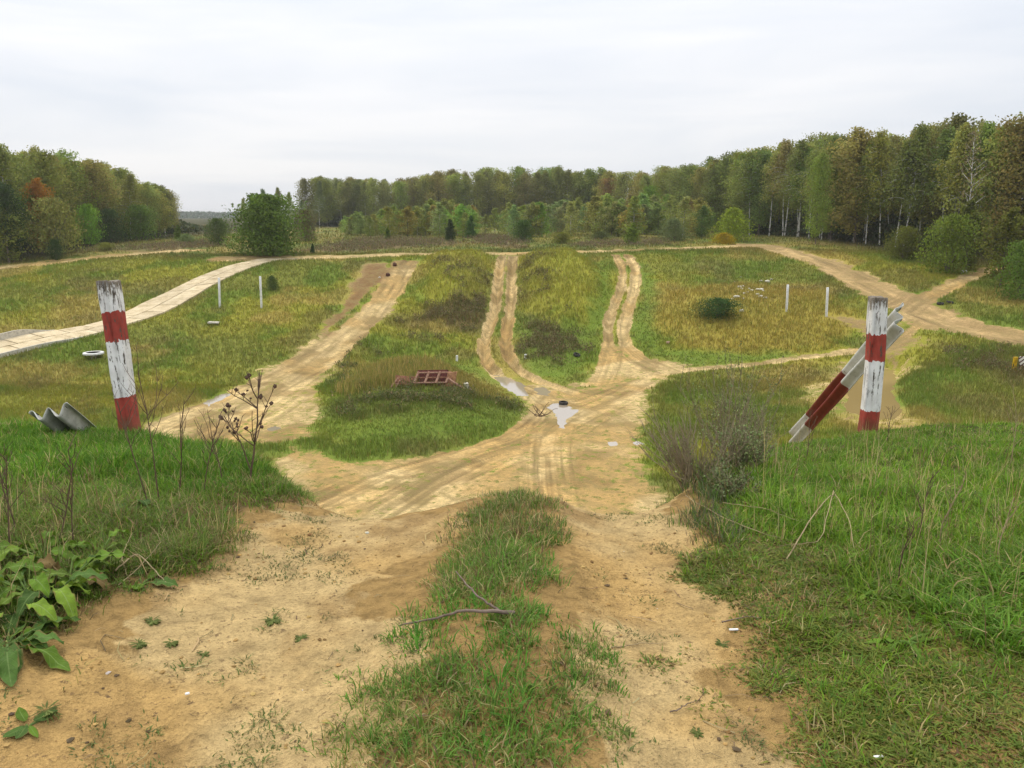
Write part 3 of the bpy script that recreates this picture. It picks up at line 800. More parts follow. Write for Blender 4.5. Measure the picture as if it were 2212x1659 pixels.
# ------------------------------------------------------------------ grass and weeds of the valley
def valley_grass():
    parts, weeds = [], []
    def add(n, y0, y1, wd, per, hs, sink, pw=1.0, wmul=1.0):
        y = y0 + (y1 - y0) * rng.random(n) ** pw
        x = rng.uniform(-.78, .78, n) * y
        f = field(x, y)
        s = boxed(poly_sd, ROADP, x, y, 3, 9.0)
        wet = np.zeros(n, bool)
        for p in PUD.values():
            wet |= boxed(poly_sd, p, x, y, 3, 9.0) < .25
        k = (rng.random(n) < np.clip(1.1 - 2.1 * f['bare'], .0, 1)) & (s > .25) & ~wet
        if y0 < 30:
            k &= y > 20
        x, y = x[k], y[k]
        f = {q: v[k] for q, v in f.items()}
        n = len(x)
        f['hgt'] = f['hgt'] * (.25 + .75 * sstep(.3, 6, boxed(poly_sd, PUD['a'], x, y, 8, 9.0)))
        rp = np.repeat(np.arange(n), per)
        m = len(rp)
        bx, by = x[rp] + rng.normal(0, .10 * wmul, m), y[rp] + rng.normal(0, .10 * wmul, m)
        hgt = (f['hgt'] * (1 - .6 * f['bare']))[rp] * rng.uniform(.45, 1.35, m) * hs
        p = np.stack([bx, by, H(bx, by) - sink], 1)
        az = rng.uniform(0, 6.28, m)
        col = jitter(f['col'][rp] * (1 + .3 * (rng.random((m, 1)) - .5)), .14, .07)
        pick = rng.random(m)
        col = np.where((pick < .06)[:, None], STRAW * rng.uniform(.6, .95, (m, 1)), col)
        col = np.where((pick > .95)[:, None], GREEN * rng.uniform(.7, 1.2, (m, 1)), col)
        # one triangle and a half: narrow tapering stroke
        parts.append(blade_mesh(p, hgt, wd * rng.uniform(.6, 1.5, m), az, rng.uniform(.1, .6, m), col, rng.normal(0, 1, m)))
    add(100000, 36, 70, .034, 3, 1.0, .03, .8)
    add(140000, 66, 124, .052, 3, 1.05, .03, .9)
    add(26000, 118, 180, .12, 2, 1.0, .03, 1.1, 2.0)
    add(5000, 180, 320, .3, 2, 1.3, .05, 1.0, 3.0)
    # reeds round the rusty frame
    n = 9000
    lo_, hi_ = POLY['reeds'].min(0), POLY['reeds'].max(0)
    x, y = rng.uniform(lo_[0] - 1, hi_[0] + 1, n), rng.uniform(lo_[1] - 1, hi_[1] + 1, n)
    s = poly_sd(x, y, POLY['reeds'])
    hole = np.hypot((x - FRAME_AT[0]) * .8, y - FRAME_AT[1] + 1.4) < 2.1
    k = (s < .6) & (boxed(poly_sd, PUD['a'], x, y, 8, 9.0) > 4.5) & (rng.random(n) < .35 + .65 * sstep(.4, .6, fbm(x, y, 1.5, 3, 91))) & ~hole
    x, y = x[k], y[k]
    n = len(x)
    c = jitter(np.array([C(.44, .34, .11), C(.28, .27, .05), C(.17, .21, .04)])[rng.choice(3, n, p=[.5, .3, .2])], .25, .08)
    parts.append(blade_mesh(np.stack([x, y, H(x, y)], 1), rng.uniform(.5, 1.25, n), rng.uniform(.03, .08, n), rng.uniform(0, 6.28, n), rng.uniform(.05, .35, n), c, rng.normal(0, 1, n)))
    v, fc, c = join(parts)
    o = obj('valley_grass', mesh_np('valley_grass', v, fc, dict(col=c)), M_BLADE)
    tag(o, 'yellow and green rough grass covering the valley slopes', 'grass', None, 'stuff')
    # leafy weeds: dark brown and olive stands of dock, mugwort and the like
    for k, dens, h, cc in (('weeds_a', 12, .9, BROWN), ('weeds_b', 12, .9, BROWN), ('weeds_c', 14, .95, C(.11, .12, .035)), ('weeds_d', 10, .7, BROWN), ('weeds_e', 7, .6, BROWN), ('weeds_f', 8, .6, C(.13, .14, .04)), ('weeds_g', 10, .6, BROWN), ('heath_a', 5, .8, HEATH), ('heath_b', 6, .8, HEATH), ('heath_c', 5, .8, HEATH), ('heath_d', 5, .6, HEATH)):
        P_ = POLY[k]
        lo_, hi_ = P_.min(0) - 1.5, P_.max(0) + 1.5
        n = int((hi_[0] - lo_[0]) * (hi_[1] - lo_[1]) * dens)
        x, y = rng.uniform(lo_[0], hi_[0], n), rng.uniform(lo_[1], hi_[1], n)
        s = poly_sd(x, y, P_) + (fbm(x, y, 2.0, 3, 93) - .5) * 8 + 4 * sstep(.52, .42, fbm(x, y, 2.2, 3, 101))
        kk = (s < .3) & (field(x, y)['bare'] < .35) & (boxed(poly_sd, PUD['a'], x, y, 8, 9.0) > 4)
        x, y = x[kk], y[kk]
        n = len(x)
        per = 7
        rp = np.repeat(np.arange(n), per)
        m = len(rp)
        tall = h * rng.uniform(.4, 1.2, n) * (.5 + fbm(x, y, 1.2, 2, 95))
        t = rng.uniform(.1, 1, m)
        bx, by = x[rp] + rng.normal(0, .12, m), y[rp] + rng.normal(0, .12, m)
        p = np.stack([bx, by, H(bx, by) + tall[rp] * t * .8], 1)
        col = jitter(np.where((rng.random(m) < .3)[:, None], C(.14, .165, .04), np.where((rng.random(m) < .25)[:, None], C(.25, .185, .09), cc)), .35, .12)
        weeds.append(blade_mesh(p, rng.uniform(.10, .30, m), rng.uniform(.05, .13, m), rng.uniform(0, 6.28, m), rng.uniform(.2, 1.3, m), col, rng.normal(0, 1, m)))
    v, fc, c = join(weeds)
    o = obj('valley_weeds', mesh_np('valley_weeds', v, fc, dict(col=c)), M_BLADE)
    tag(o, 'dark brownish weeds standing in patches between the valley tracks', 'weeds', None, 'stuff')
FRAME_AT = world([(930, 838)], H)[0]
valley_grass()

# ------------------------------------------------------------------ trees and shrubs
def tube(pts, rad, sides=6):
    pts = np.asarray(pts, float)
    rad = np.asarray(rad, float)
    n = len(pts)
    tan = np.gradient(pts, axis=0)
    tan /= np.linalg.norm(tan, axis=1)[:, None] + 1e-9
    ref = np.array([0, 0, 1.0]) if abs(tan[0][2]) < .8 else np.array([1.0, 0, 0])
    a = np.cross(tan, ref)
    a /= np.linalg.norm(a, axis=1)[:, None] + 1e-9
    b = np.cross(tan, a)
    th = np.arange(sides) * 2 * math.pi / sides
    v = pts[:, None] + rad[:, None, None] * (np.cos(th)[None, :, None] * a[:, None] + np.sin(th)[None, :, None] * b[:, None])
    i = np.arange(n * sides).reshape(n, sides)
    q = np.stack([i[:-1], np.roll(i[:-1], -1, 1), np.roll(i[1:], -1, 1), i[1:]], -1).reshape(-1, 4)
    return v.reshape(-1, 3), q
def tubes_mesh(name, tl):
    vs, qs, o = [], [], 0
    for v, q in tl:
        vs.append(v); qs.append(q + o); o += len(v)
    return mesh_np(name, np.concatenate(vs), np.concatenate(qs))
def leaf_mesh(name, p, size, shade, flat=.0, droop=0.0):
    n = len(p)
    a = rng.normal(0, 1, (n, 3)); a[:, 2] -= droop
    a /= np.linalg.norm(a, axis=1)[:, None]
    b = np.cross(a, rng.normal(0, 1, (n, 3)))
    b /= np.linalg.norm(b, axis=1)[:, None] + 1e-9
    s = (size * rng.uniform(.6, 1.4, n))[:, None]
    w_ = s * .36
    v = np.stack([p - a * s * .55, p + b * w_, p + a * s * .55, p - b * w_], 1).reshape(-1, 3)
    q = (np.arange(n)[:, None] * 4 + np.array([[0, 1, 2, 3]]))
    c = np.repeat(shade[:, None] * np.array([[1, 1, 1]]) * (1 + rng.uniform(-.08, .08, (n, 3))), 4, 0)
    return mesh_np(name, v, q, dict(col=c), False)
def bark(name, c0, c1, scale):
    m, n, l, b = material(name, .85, .2)
    P = coord(n)
    mp_ = n.new('ShaderNodeMapping'); mp_.inputs['Scale'].default_value = scale; l.new(P, mp_.inputs[0])
    l.new(ramp(n, l, noise(n, l, mp_.outputs[0], 1.0, 4, .6), [(.38, c0), (.52, c1)]), b.inputs['Base Color'])
    return m
M_BIRCH = bark('birch bark', (.06, .055, .05), (.60, .58, .53), (2.0, 2.0, 1.3))
M_BARK = bark('grey bark', (.07, .055, .04), (.17, .14, .11), (5, 5, 1.2))

def make_tree(h, cb, cr, n, leaf, kind, seed):
    """trunk mesh and crown mesh of one kind of tree, base at the origin. cb: crown base as a share of h, cr: crown radius"""
    global rng
    keep, rng = rng, np.random.default_rng(seed)
    tl, pts, shd = [], [], []
    lean = rng.normal(0, .02 * h, 2)
    t = np.linspace(0, 1, 12)
    wig = np.cumsum(rng.normal(0, .006 * h, (12, 2)), 0)
    tr = np.stack([lean[0] * t ** 1.5 + wig[:, 0] * t, lean[1] * t ** 1.5 + wig[:, 1] * t, t * h * .97], 1)
    r0 = {'birch': .0062, 'leafy': .010, 'bare': .0065}.get(kind, .012) * h
    stems = [(tr, r0 * (1 - t) ** .8 + .012)]
    if kind in ('bush', 'willow'):
        stems = []
        for k in range(7):
            a, e = rng.uniform(0, 6.28), rng.uniform(.25, .75)
            L = h * rng.uniform(.6, .9)
            stems.append((np.stack([np.cos(a) * cr * e * t ** 1.2, np.sin(a) * cr * e * t ** 1.2, L * (1 - .15 * e * t) * t], 1), .012 * h * (1 - t * .9) + .004))
    for p, r in stems:
        tl.append(tube(p, r, 7))
    nl = {'birch': 34, 'leafy': 46, 'young': 30, 'bush': 46, 'willow': 60, 'cone': 50, 'bare': 26}[kind]
    for k in range(nl):
        f = cb + (1 - cb) * ((k + rng.random()) / nl)
        base = np.array([np.interp(f, t, tr[:, i]) for i in range(3)])
        g = (f - cb) / (1 - cb)
        if kind in ('birch', 'bare'): rad = cr * (.35 + .65 * math.sin(math.pi * min(1, g * .8 + .22))) * (1.15 - .55 * g)
        elif kind == 'leafy': rad = cr * math.sqrt(max(.04, 1 - (1.75 * g - .8) ** 2))
        elif kind == 'cone': rad = cr * (1 - g * .93) ** .8 * (1 if g > .06 else .8)
        elif kind == 'young': rad = cr * (math.sin(math.pi * (g * .8 + .18)) ** .8) * (1.1 - .5 * g)
        else: rad = cr * math.sqrt(max(.06, 1 - (1.25 * g - .25) ** 2))
        a = k * 2.4 + rng.normal(0, .5)
        L = rad * rng.uniform(.42, 1.22)
        s = np.linspace(0, 1, 6)
        up = {'birch': .55, 'bare': .8, 'leafy': .35, 'young': .75, 'cone': .3, 'bush': .25, 'willow': .25}[kind]
        dz = L * up * s - (L * .55 * s ** 2.2 if kind in ('birch', 'willow') else 0)
        bend = a + rng.normal(0, .25) * s
        lim = base + np.stack([np.cos(bend) * L * s, np.sin(bend) * L * s, dz], 1)
        if kind in ('birch', 'leafy', 'bare', 'young') or k % 3 == 0:
            tl.append(tube(lim, (.0032 * h * (1 - s * .85) * (1.15 - .6 * g)) + .006, 4))
        m = int(n / nl * rng.uniform(.5, 1.5))
        sh = rng.uniform(.72, 1.28)
        u = rng.uniform(.25, 1.05, m) ** .8
        c = np.stack([np.interp(u, s, lim[:, i]) for i in range(3)], 1)
        spread = rad * ({'birch': .14, 'leafy': .18, 'young': .17, 'cone': .16, 'bare': .1}.get(kind, .24)) + .05 * h * .3
        c = c + np.clip(rng.normal(0, 1, (m, 3)), -1.8, 1.8) * spread * np.array([1, 1, .75])
        if kind in ('birch', 'willow'):
            c[:, 2] -= np.abs(rng.normal(0, 1, m)) * (.05 * h if kind == 'birch' else .04 * h) * u
        c[:, 2] = np.maximum(c[:, 2], .03 * h + rng.uniform(0, .04 * h, m))
        pts.append(c)
        shd.append(np.full(m, sh) * rng.uniform(.8, 1.2, m))
    if kind in ('birch', 'young', 'leafy'):       # leaves about the leader
        m = n // 12
        u = rng.uniform(.72, 1.0, m)
        c = np.stack([np.interp(u, t, tr[:, i]) for i in range(3)], 1) + rng.normal(0, 1, (m, 3)) * np.array([.02, .02, .015]) * h
        pts.append(c); shd.append(rng.uniform(.75, 1.25, m))
    p, s_ = np.concatenate(pts), np.concatenate(shd)
    trunk = tubes_mesh('trunk', tl)
    crown = leaf_mesh('crown', p, leaf, s_, droop=.5 if kind in ('birch', 'willow') else 0)
    rng = keep
    trunk.materials.append(M_BIRCH if kind in ('birch', 'bare') else M_BARK)
    crown.materials.append(M_LEAF)
    return trunk, crown, h
KIT = {
    'birch': [make_tree(19, .34, 3.6, 4800, .32, 'birch', 100 + i) for i in range(6)],
    'leafy': [make_tree(18, .12, 4.3, 6600, .36, 'leafy', 200 + i) for i in range(6)],
    'edge': [make_tree(20, .48, 3.3, 3900, .32, 'birch', 150 + i) for i in range(5)],
    'young': [make_tree(8, .05, 2.1, 2800, .26, 'young', 300 + i) for i in range(5)],
    'sapling': [make_tree(9, .1, 1.9, 2600, .24, 'birch', 350 + i) for i in range(4)],
    'bush': [make_tree(5, .04, 2.9, 5200, .21, 'bush', 400 + i) for i in range(4)],
    'dense': [make_tree(8, .03, 4.2, 16000, .27, 'bush', 450)],
    'willow': [make_tree(5, .05, 2.8, 6500, .19, 'willow', 500 + i) for i in range(3)],
    'cone': [make_tree(4.5, .02, 1.6, 5200, .19, 'cone', 600 + i) for i in range(2)],
    'bare': [make_tree(19, .4, 2.6, 420, .30, 'bare', 700 + i) for i in range(2)],
}
GRN, DRK, OLV, GRY, YGN, ORG, BGRN = (.25, .275, .055), (.185, .215, .05), (.30, .305, .072), (.16, .205, .075), (.25, .28, .03), (.36, .19, .03), (.10, .20, .03)
def plant(name, kit, x, y, h, width, color, label, cat, group=None, sink=.1, var=None):
    """a tree or shrub: an Empty at its foot with a trunk and a crown"""
    tr, crn, h0 = KIT[kit][(random.randrange(len(KIT[kit])) if var is None else var) % len(KIT[kit])]
    z = float(H(np.array([x]), np.array([y]))[0])
    e = empty(name, (x, y, z - sink), random.uniform(0, 6.28))
    if kit in ('edge', 'birch'):
        e.rotation_euler = (random.gauss(0, .035), random.gauss(0, .035), e.rotation_euler[2])
    s = h / h0
    e.scale = (s * width, s * width, s)
    a = obj('trunk', tr, None, e)
    b = obj('crown', crn, None, e)
    b.color = tuple(c * random.uniform(.88, 1.12) for c in color) + (1,)
    tag(e, label, cat, group)
    return e
SKY_U = [0, 60, 130, 180, 250, 310, 345, 385, 520, 560, 610, 650, 680, 760, 850, 950, 1050, 1150, 1290, 1320, 1380, 1450, 1530, 1600, 1700, 1750, 1850, 1950, 2050, 2130, 2190, 2230, 2500]
SKY_V = [282, 298, 308, 330, 345, 372, 388, 408, 430, 408, 402, 420, 388, 380, 385, 372, 366, 364, 366, 378, 376, 356, 340, 322, 297, 288, 272, 266, 259, 250, 234, 215, 180]
def u_of(x, y):
    return CX + F * x / (y * cp + .2 * sp * y)
def tree_at(x, y, kit, label, group, colors, hmax, jit=(.87, 1.05), width=1.0, name='birch_tree', cat='tree', hmin=5):
    u = u_of(x, y)
    z = float(H(np.array([x]), np.array([y]))[0])
    h = top_z(np.interp(u, SKY_U, SKY_V), y) - z
    h = max(hmin, min(h, hmax)) * random.uniform(*jit)
    plant(name, kit, x, y, h, width * random.uniform(.88, 1.15), random.choice(colors), label, cat, group)

# the wood along the right edge, running away into the distance
edge = [(76.0, 92.0), (70.0, 108), (58.5, 130), (52, 160), (48, 190), (43.5, 222), (31, 272)]
EX = lambda yy: float(np.interp(yy, [e[1] for e in edge], [e[0] for e in edge]))
RG = 'trees of the wood on the right'
for row in range(4):
    yy = 90.0 + row * 3
    while yy < 285:
        off = row * (6.5 + yy * .012) + random.uniform(-1.5, 1.5)
        x, y = EX(yy) + off, yy + random.uniform(-1, 1) + row * 2
        if row < 2 and yy < 190:
            kit = random.choice(['edge', 'edge', 'birch', 'leafy'] if yy < 175 else ['birch', 'edge', 'leafy'])
        else:
            kit = random.choice(['birch', 'leafy', 'leafy'])
        lab, nm = ('tall slender birch with pale trunk in the right wood', 'birch_tree') if kit != 'leafy' else ('tall leafy dark green tree in the right wood', 'leafy_tree')
        tree_at(x, y, kit, lab, RG + (', birches' if kit != 'leafy' else ', leafy trees'), [OLV, OLV, GRN, DRK, (.30, .30, .075)], 28, width=.92 if kit == 'birch' else 1.0, name=nm, hmin=12)
        yy += (1.9 if row == 0 else 3.6 if row == 1 else 6.0) * (1 + (yy - 90) / 110)
for u, Y, top in ((1985, 112, 300), (1700, 150, 385), (1790, 140, 420)):
    x, y, z = at(u, Y)
    plant('bare_birch', 'bare', x + 6, y, 17, .9, (.24, .20, .10), {1985: 'thin almost bare birch before the right wood, pale twigs showing', 1700: 'grey half leafless birch at the edge of the right wood', 1790: 'short half bare birch beside the right wood edge'}[u], 'tree', None)
# the wood closing the valley
for row in range(3):
    x = -72.0 + row * 1.5
    while x < 34:
        y = 282 + row * 9 + random.uniform(-3, 3) + max(0, -x - 50) * .3
        kit = random.choice(['birch', 'leafy', 'leafy'])
        lab, nm = ('distant slender birch in the wood closing the valley', 'birch_tree') if kit == 'birch' else ('distant rounded leafy tree in the wood closing the valley', 'leafy_tree')
        tree_at(x, y, kit, lab, 'trees of the far wood' + (', birches' if kit == 'birch' else ', leafy trees'), [OLV, GRN, (.28, .28, .08), (.215, .23, .065)], 24, (.9, 1.03), 1.0, nm, hmin=9)
        x += random.uniform(2.6, 4.4) * (1 + row * .35)
# thin group left of it, behind the big bush
for u, Y, v in ((545, 250, 415), (575, 255, 405), (600, 245, 402), (630, 255, 412), (655, 260, 430), (690, 262, 388), (525, 240, 425)):
    x, y, z = at(u, Y)
    plant('birch_tree', 'birch', x, y, top_z(v, Y) - z, .8, random.choice([GRY, OLV]), 'thin grey birch rising behind the big round bush', 'tree', 'thin birches behind the big bush')
# the wood on the left
LG = 'trees of the wood on the left'
for row in range(5):
    k = 0.0
    while k < 1:
        y = 128 + 92 * k + random.uniform(-2, 2) + row * 4
        x = -80 + 2 * k - row * 5.5 + random.uniform(-1.5, 1.5) + 12 * k * (1 - k) - (-2 if k > .8 else 0)
        kit = random.choice(['birch', 'leafy', 'leafy'])
        lab, nm = ('slender birch in the left wood with thinning olive crown', 'birch_tree') if kit == 'birch' else ('leafy tree in the left wood with full olive green crown', 'leafy_tree')
        if -60 < u_of(x, y) < 395:
            tree_at(x, y, kit, lab, LG + (', birches' if kit == 'birch' else ', leafy trees'), [OLV, (.30, .30, .08), (.29, .30, .07), GRN], 25, (.85, 1.03), 1.0, nm, hmin=7)
        k += .052 + row * .012
x, y, z = at(92, 129); plant('autumn_tree', 'leafy', x, y, 11.5, .75, ORG, 'orange leaved autumn tree in the left wood', 'tree')
x, y, z = at(30, 122); plant('leafy_tree', 'leafy', x, y, 11.5, .9, (.06, .10, .032), 'very dark green tree at the front of the left wood', 'tree')
x, y, z = at(358, 182); plant('birch_tree', 'birch', x, y, top_z(398, 182) - z, 1.35, (.21, .19, .085), 'broad drooping birch at the open end of the left wood', 'tree')
x, y, z = at(335, 178); plant('birch_tree', 'birch', x, y, top_z(425, 178) - z, 1.2, GRN, 'greener birch just left of the broad drooping birch', 'tree')
x, y, z = at(1318, 262); plant('autumn_tree', 'leafy', x, y, top_z(385, 262) - z, 1.0, (.30, .19, .05), 'rust tinged tree where the far wood meets the right wood', 'tree')
x, y, z = at(1748, 133); plant('leafy_tree', 'leafy', x + 1, y, 14.0, .6, (.225, .26, .05), 'bright yellow green tree standing out before the right wood', 'tree')
x, y, z = at(1402, 190); plant('leafy_tree', 'leafy', x, y, top_z(402, 190) - z, .95, (.16, .25, .03), 'bright green rounded tree above the young growth', 'tree')
# young growth in front of the far wood
for i in range(120):
    u = 735 + 800 * (i + random.random()) / 120
    if 1020 < u < 1095 and random.random() < .7: continue
    Y = random.uniform(160, 196) if u < 1050 else random.uniform(158, 215)
    x, y, z = at(u, Y)
    v = np.interp(u, [735, 800, 900, 960, 1000, 1040, 1080, 1200, 1300, 1400, 1540], [468, 448, 432, 424, 432, 452, 436, 432, 418, 416, 430])
    h = (top_z(v, Y) - z) * random.uniform(.72, 1.03)
    plant('young_tree', random.choice(['young', 'sapling', 'sapling']), x, y, h, 1.45, random.choice([(.29, .33, .09), (.26, .31, .06), (.22, .30, .05), (.28, .33, .085), (.34, .32, .075), (.26, .315, .10)]), 'young bushy tree in the growth before the far wood', 'tree', 'young trees before the far wood')
# shrubs along the rim that one can tell apart:  name, kit, u, v foot, v top, width P, colour, label
SHRUBS = [
    ('round_bush', 'dense', 580, 543, 418, 165, (.115, .19, .026), 'largest round bright green bush behind the rim road, left of centre', 122),
    ('round_bush', 'bush', 472, 524, 470, 58, (0.081, 0.131, 0.030), 'small round dark bush just left of the largest bush', 140),
    ('shrub', 'bush', 660, 520, 452, 70, (0.171, 0.175, 0.060), 'greyish shrub half behind the right side of the largest bush', 150),
    ('small_shrub', 'cone', 676, 540, 523, 14, (0.060, 0.123, 0.030), 'tiny dark shrub at the right foot of the largest bush', 124),
    ('conical_bush', 'cone', 973, 517, 470, 32, (0.067, 0.108, 0.030), 'dark upright bush standing before the young trees', 148),
    ('small_shrub', 'cone', 1016, 512, 462, 30, (0.085, 0.137, 0.032), 'upright dark green shrub beside the dark upright bush', 158),
    ('shrub', 'bush', 1130, 525, 474, 56, (0.070, 0.116, 0.030), 'dark spreading shrub above the middle track', 146),
    ('shrub', 'bush', 1212, 528, 500, 60, (0.201, 0.228, 0.030), 'low yellow green shrub above the right hump', 140),
    ('low_bush', 'willow', 1298, 517, 497, 56, (0.121, 0.149, 0.052), 'low flat grey green bush between the shrubs on the rim', 152),
    ('conical_bush', 'cone', 1364, 528, 478, 42, (.20, .27, .035), 'conical yellowish green bush above the right hand track', 137),
    ('grey_willow', 'willow', 1455, 524, 468, 72, (0.191, 0.228, 0.089), 'rounded grey green willow left of the yellow willow', 146),
    ('round_willow', 'willow', 1578, 522, 445, 94, (.32, .38, .04), 'big dome shaped yellow green willow by the right road', 140),
    ('small_shrub', 'willow', 1562, 526, 500, 62, (0.402, 0.271, 0.018), 'golden yellow shrub at the foot of the dome shaped willow', 134),
    ('shrub', 'young', 1515, 522, 440, 44, (0.121, 0.166, 0.044), 'tall green shrub between the grey and the yellow willow', 152),
    ('low_bush', 'bush', 1550, 686, 642, 112, (0.056, 0.098, 0.024), 'isolated low dark bush in the dry yellow field', None),
    ('shrub', 'bush', 1950, 560, 488, 86, (0.155, 0.195, 0.031), 'bush left of the biggest bush before the right wood', None),
    ('shrub', 'bush', 2045, 590, 462, 130, (0.155, 0.195, 0.031), 'biggest bush before the right wood, beside the side track', None),
    ('shrub', 'young', 2085, 570, 425, 80, (0.155, 0.195, 0.031), 'tall pointed bush rising behind the biggest right bush', 104),
    ('shrub', 'young', 2160, 610, 440, 90, (0.155, 0.195, 0.031), 'pointed bush at the right edge beyond the side track', 93),
    ('shrub', 'bush', 2205, 640, 520, 120, (0.155, 0.195, 0.031), 'dark bush cut by the right edge of the photo', 88),
    ('shrub', 'young', 20, 548, 440, 80, (0.226, 0.245, 0.044), 'olive shrub at the foot of the left wood, leftmost', 121),
    ('shrub', 'bush', 120, 545, 428, 120, (0.257, 0.258, 0.062), 'broad grey olive shrub in front of the left wood', 127),
    ('leafy_tree', 'leafy', 90, 535, 405, 80, (0.101, 0.175, 0.030), 'green domed tree directly behind the broad grey olive shrub', 130),
    ('shrub', 'bush', 195, 522, 440, 60, (0.186, 0.294, 0.032), 'bright green shrub between the olive and dark shrubs, left', 142),
    ('shrub', 'bush', 242, 516, 450, 66, (0.090, 0.127, 0.036), 'darkest shrub in the row before the left wood', 150),
    ('shrub', 'bush', 306, 508, 442, 80, (0.128, 0.196, 0.036), 'wide dark green bush nearest the end of the left wood', 158),
    ('small_shrub', 'bush', 122, 546, 515, 34, (0.070, 0.123, 0.027), 'little dark shrub before the broad grey olive shrub', 122),
    ('small_shrub', 'cone', 385, 512, 485, 24, (0.161, 0.210, 0.044), 'small light green shrub at the gap in the woods', 152),
    ('low_bush', 'willow', 404, 524, 502, 50, (0.171, 0.201, 0.075), 'pale grey green low bush beside the gap in the woods', 143),
    ('small_shrub', 'cone', 838, 514, 490, 18, (0.131, 0.210, 0.030), 'little bright green fir shaped shrub in the brown heath', 152),
    ('small_shrub', 'willow', 588, 625, 592, 34, (0.101, 0.149, 0.037), 'small shrub beside the right one of the left pair of poles', None),
    ('shrub', 'bush', 228, 545, 522, 40, (0.201, 0.193, 0.044), 'low brownish shrub below the darkest left shrub', 128),
]
for nm, kit, u, vf, vt, wp, colr, lab, Y in SHRUBS:
    if Y is None:
        Y = float(world([(u, vf)], H)[0][1])
    x, y, z = at(u, Y)
    h = top_z(vt, Y) - z
    h0 = KIT[kit][0][2]
    r0 = {'dense': 4.7, 'bush': 3.3, 'willow': 3.2, 'cone': 1.7, 'young': 2.0, 'leafy': 4.0}[kit]
    want = wp / F * Y / 2
    plant(nm, kit, x, y, h * .97, want / (r0 * h / h0), colr, lab, 'tree' if 'tree' in nm else 'bush' if 'bush' in nm else 'willow' if 'willow' in nm else 'shrub', None, .12)
# undergrowth inside the woods and the line of trees on the horizon
def mass(name, pts_fn, n, leaf, cols, label, cat):
    p = pts_fn(n)
    c = jitter(np.array(cols)[rng.choice(len(cols), len(p))], .3, .1)
    m = len(p)
    a = rng.normal(0, 1, (m, 3)); a /= np.linalg.norm(a, axis=1)[:, None]
    b = np.cross(a, rng.normal(0, 1, (m, 3))); b /= np.linalg.norm(b, axis=1)[:, None]
    s = (leaf * rng.uniform(.6, 1.4, m))[:, None]
    v = np.stack([p - a * s * .5, p + b * s * .4, p + a * s * .5, p - b * s * .4], 1).reshape(-1, 3)
    o = obj(name, mesh_np(name, v, np.arange(m)[:, None] * 4 + np.array([[0, 1, 2, 3]]), dict(col=np.repeat(c, 4, 0)), False), M_BLADE)
    tag(o, label, cat, None, 'stuff')
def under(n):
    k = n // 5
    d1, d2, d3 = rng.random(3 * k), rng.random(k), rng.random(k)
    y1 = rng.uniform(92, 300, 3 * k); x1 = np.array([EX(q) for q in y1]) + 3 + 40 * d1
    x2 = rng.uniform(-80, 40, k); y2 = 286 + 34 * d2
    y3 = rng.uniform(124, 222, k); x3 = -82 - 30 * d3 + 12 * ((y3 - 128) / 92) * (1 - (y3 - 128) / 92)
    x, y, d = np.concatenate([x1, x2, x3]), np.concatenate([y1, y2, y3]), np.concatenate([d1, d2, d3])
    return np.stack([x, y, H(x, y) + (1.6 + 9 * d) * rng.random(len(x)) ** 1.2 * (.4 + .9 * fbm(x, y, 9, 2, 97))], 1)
mass('undergrowth', under, 90000, .75, [(.07, .095, .03), (.10, .105, .04), (.06, .08, .026)], 'undergrowth of the woods, coloured dark for the shade beneath the trees', 'undergrowth')  # dark leaf colours stand in for the shade between the trunks
def horizon(n):
    x = rng.uniform(-1500, 300, n); y = rng.uniform(1150, 1350, n)
    hh = 5 + 9 * fbm(x, y * .2, 60, 3, 99)
    return np.stack([x, y, H(x, y) + hh * rng.random(n)], 1)
mass('distant_forest', horizon, 26000, 4.0, [(.10, .14, .09), (.12, .16, .11)], 'thin line of distant woodland on the horizon', 'forest')

# ------------------------------------------------------------------ things in the place
def hz(x, y):
    return float(H(np.array([x]), np.array([y]))[0])
def gnd(u, v, up=0.0):
    p = world([(u, v)], H)[0]
    return Vector((p[0], p[1], hz(p[0], p[1]) + up))
def at_depth(u, v, Y):
    dx, dy, dz = ray(u, v)
    t = Y / dy
    return Vector((dx * t, Y, EYE + dz * t))
def simple(name, col, rough=.8, var=.25, scale=6, spec=.25, metal=0.0, dark=None, bmp=.0):
    m, n, l, b = material(name, rough, spec)
    P = coord(n)
    nz = noise(n, l, P, scale, 5, .65)
    c2 = dark or tuple(c * (1 - var * 1.6) for c in col)
    l.new(ramp(n, l, nz, [(.32, c2), (.55, col), (.8, tuple(min(1, c * (1 + var * .5)) for c in col))]), b.inputs['Base Color'])
    b.inputs['Metallic'].default_value = metal
    if bmp: bump(n, l, b, nz, bmp, .7)
    return m
def box_v(sx, sy, sz, bev=.0, seg=1):
    import bmesh
    bm = bmesh.new()
    bmesh.ops.create_cube(bm, size=1)
    bmesh.ops.scale(bm, vec=(sx, sy, sz), verts=bm.verts)
    if bev:
        bmesh.ops.bevel(bm, geom=bm.edges[:], offset=bev, segments=seg, affect='EDGES')
    return bm
def bm_obj(name, bm, mat, parent=None, loc=None, rot=None, smooth=False):
    me = bpy.data.meshes.new(name)
    bm.to_mesh(me)
    bm.free()
    for p in me.polygons: p.use_smooth = smooth
    return obj(name, me, mat, parent, loc, rot)

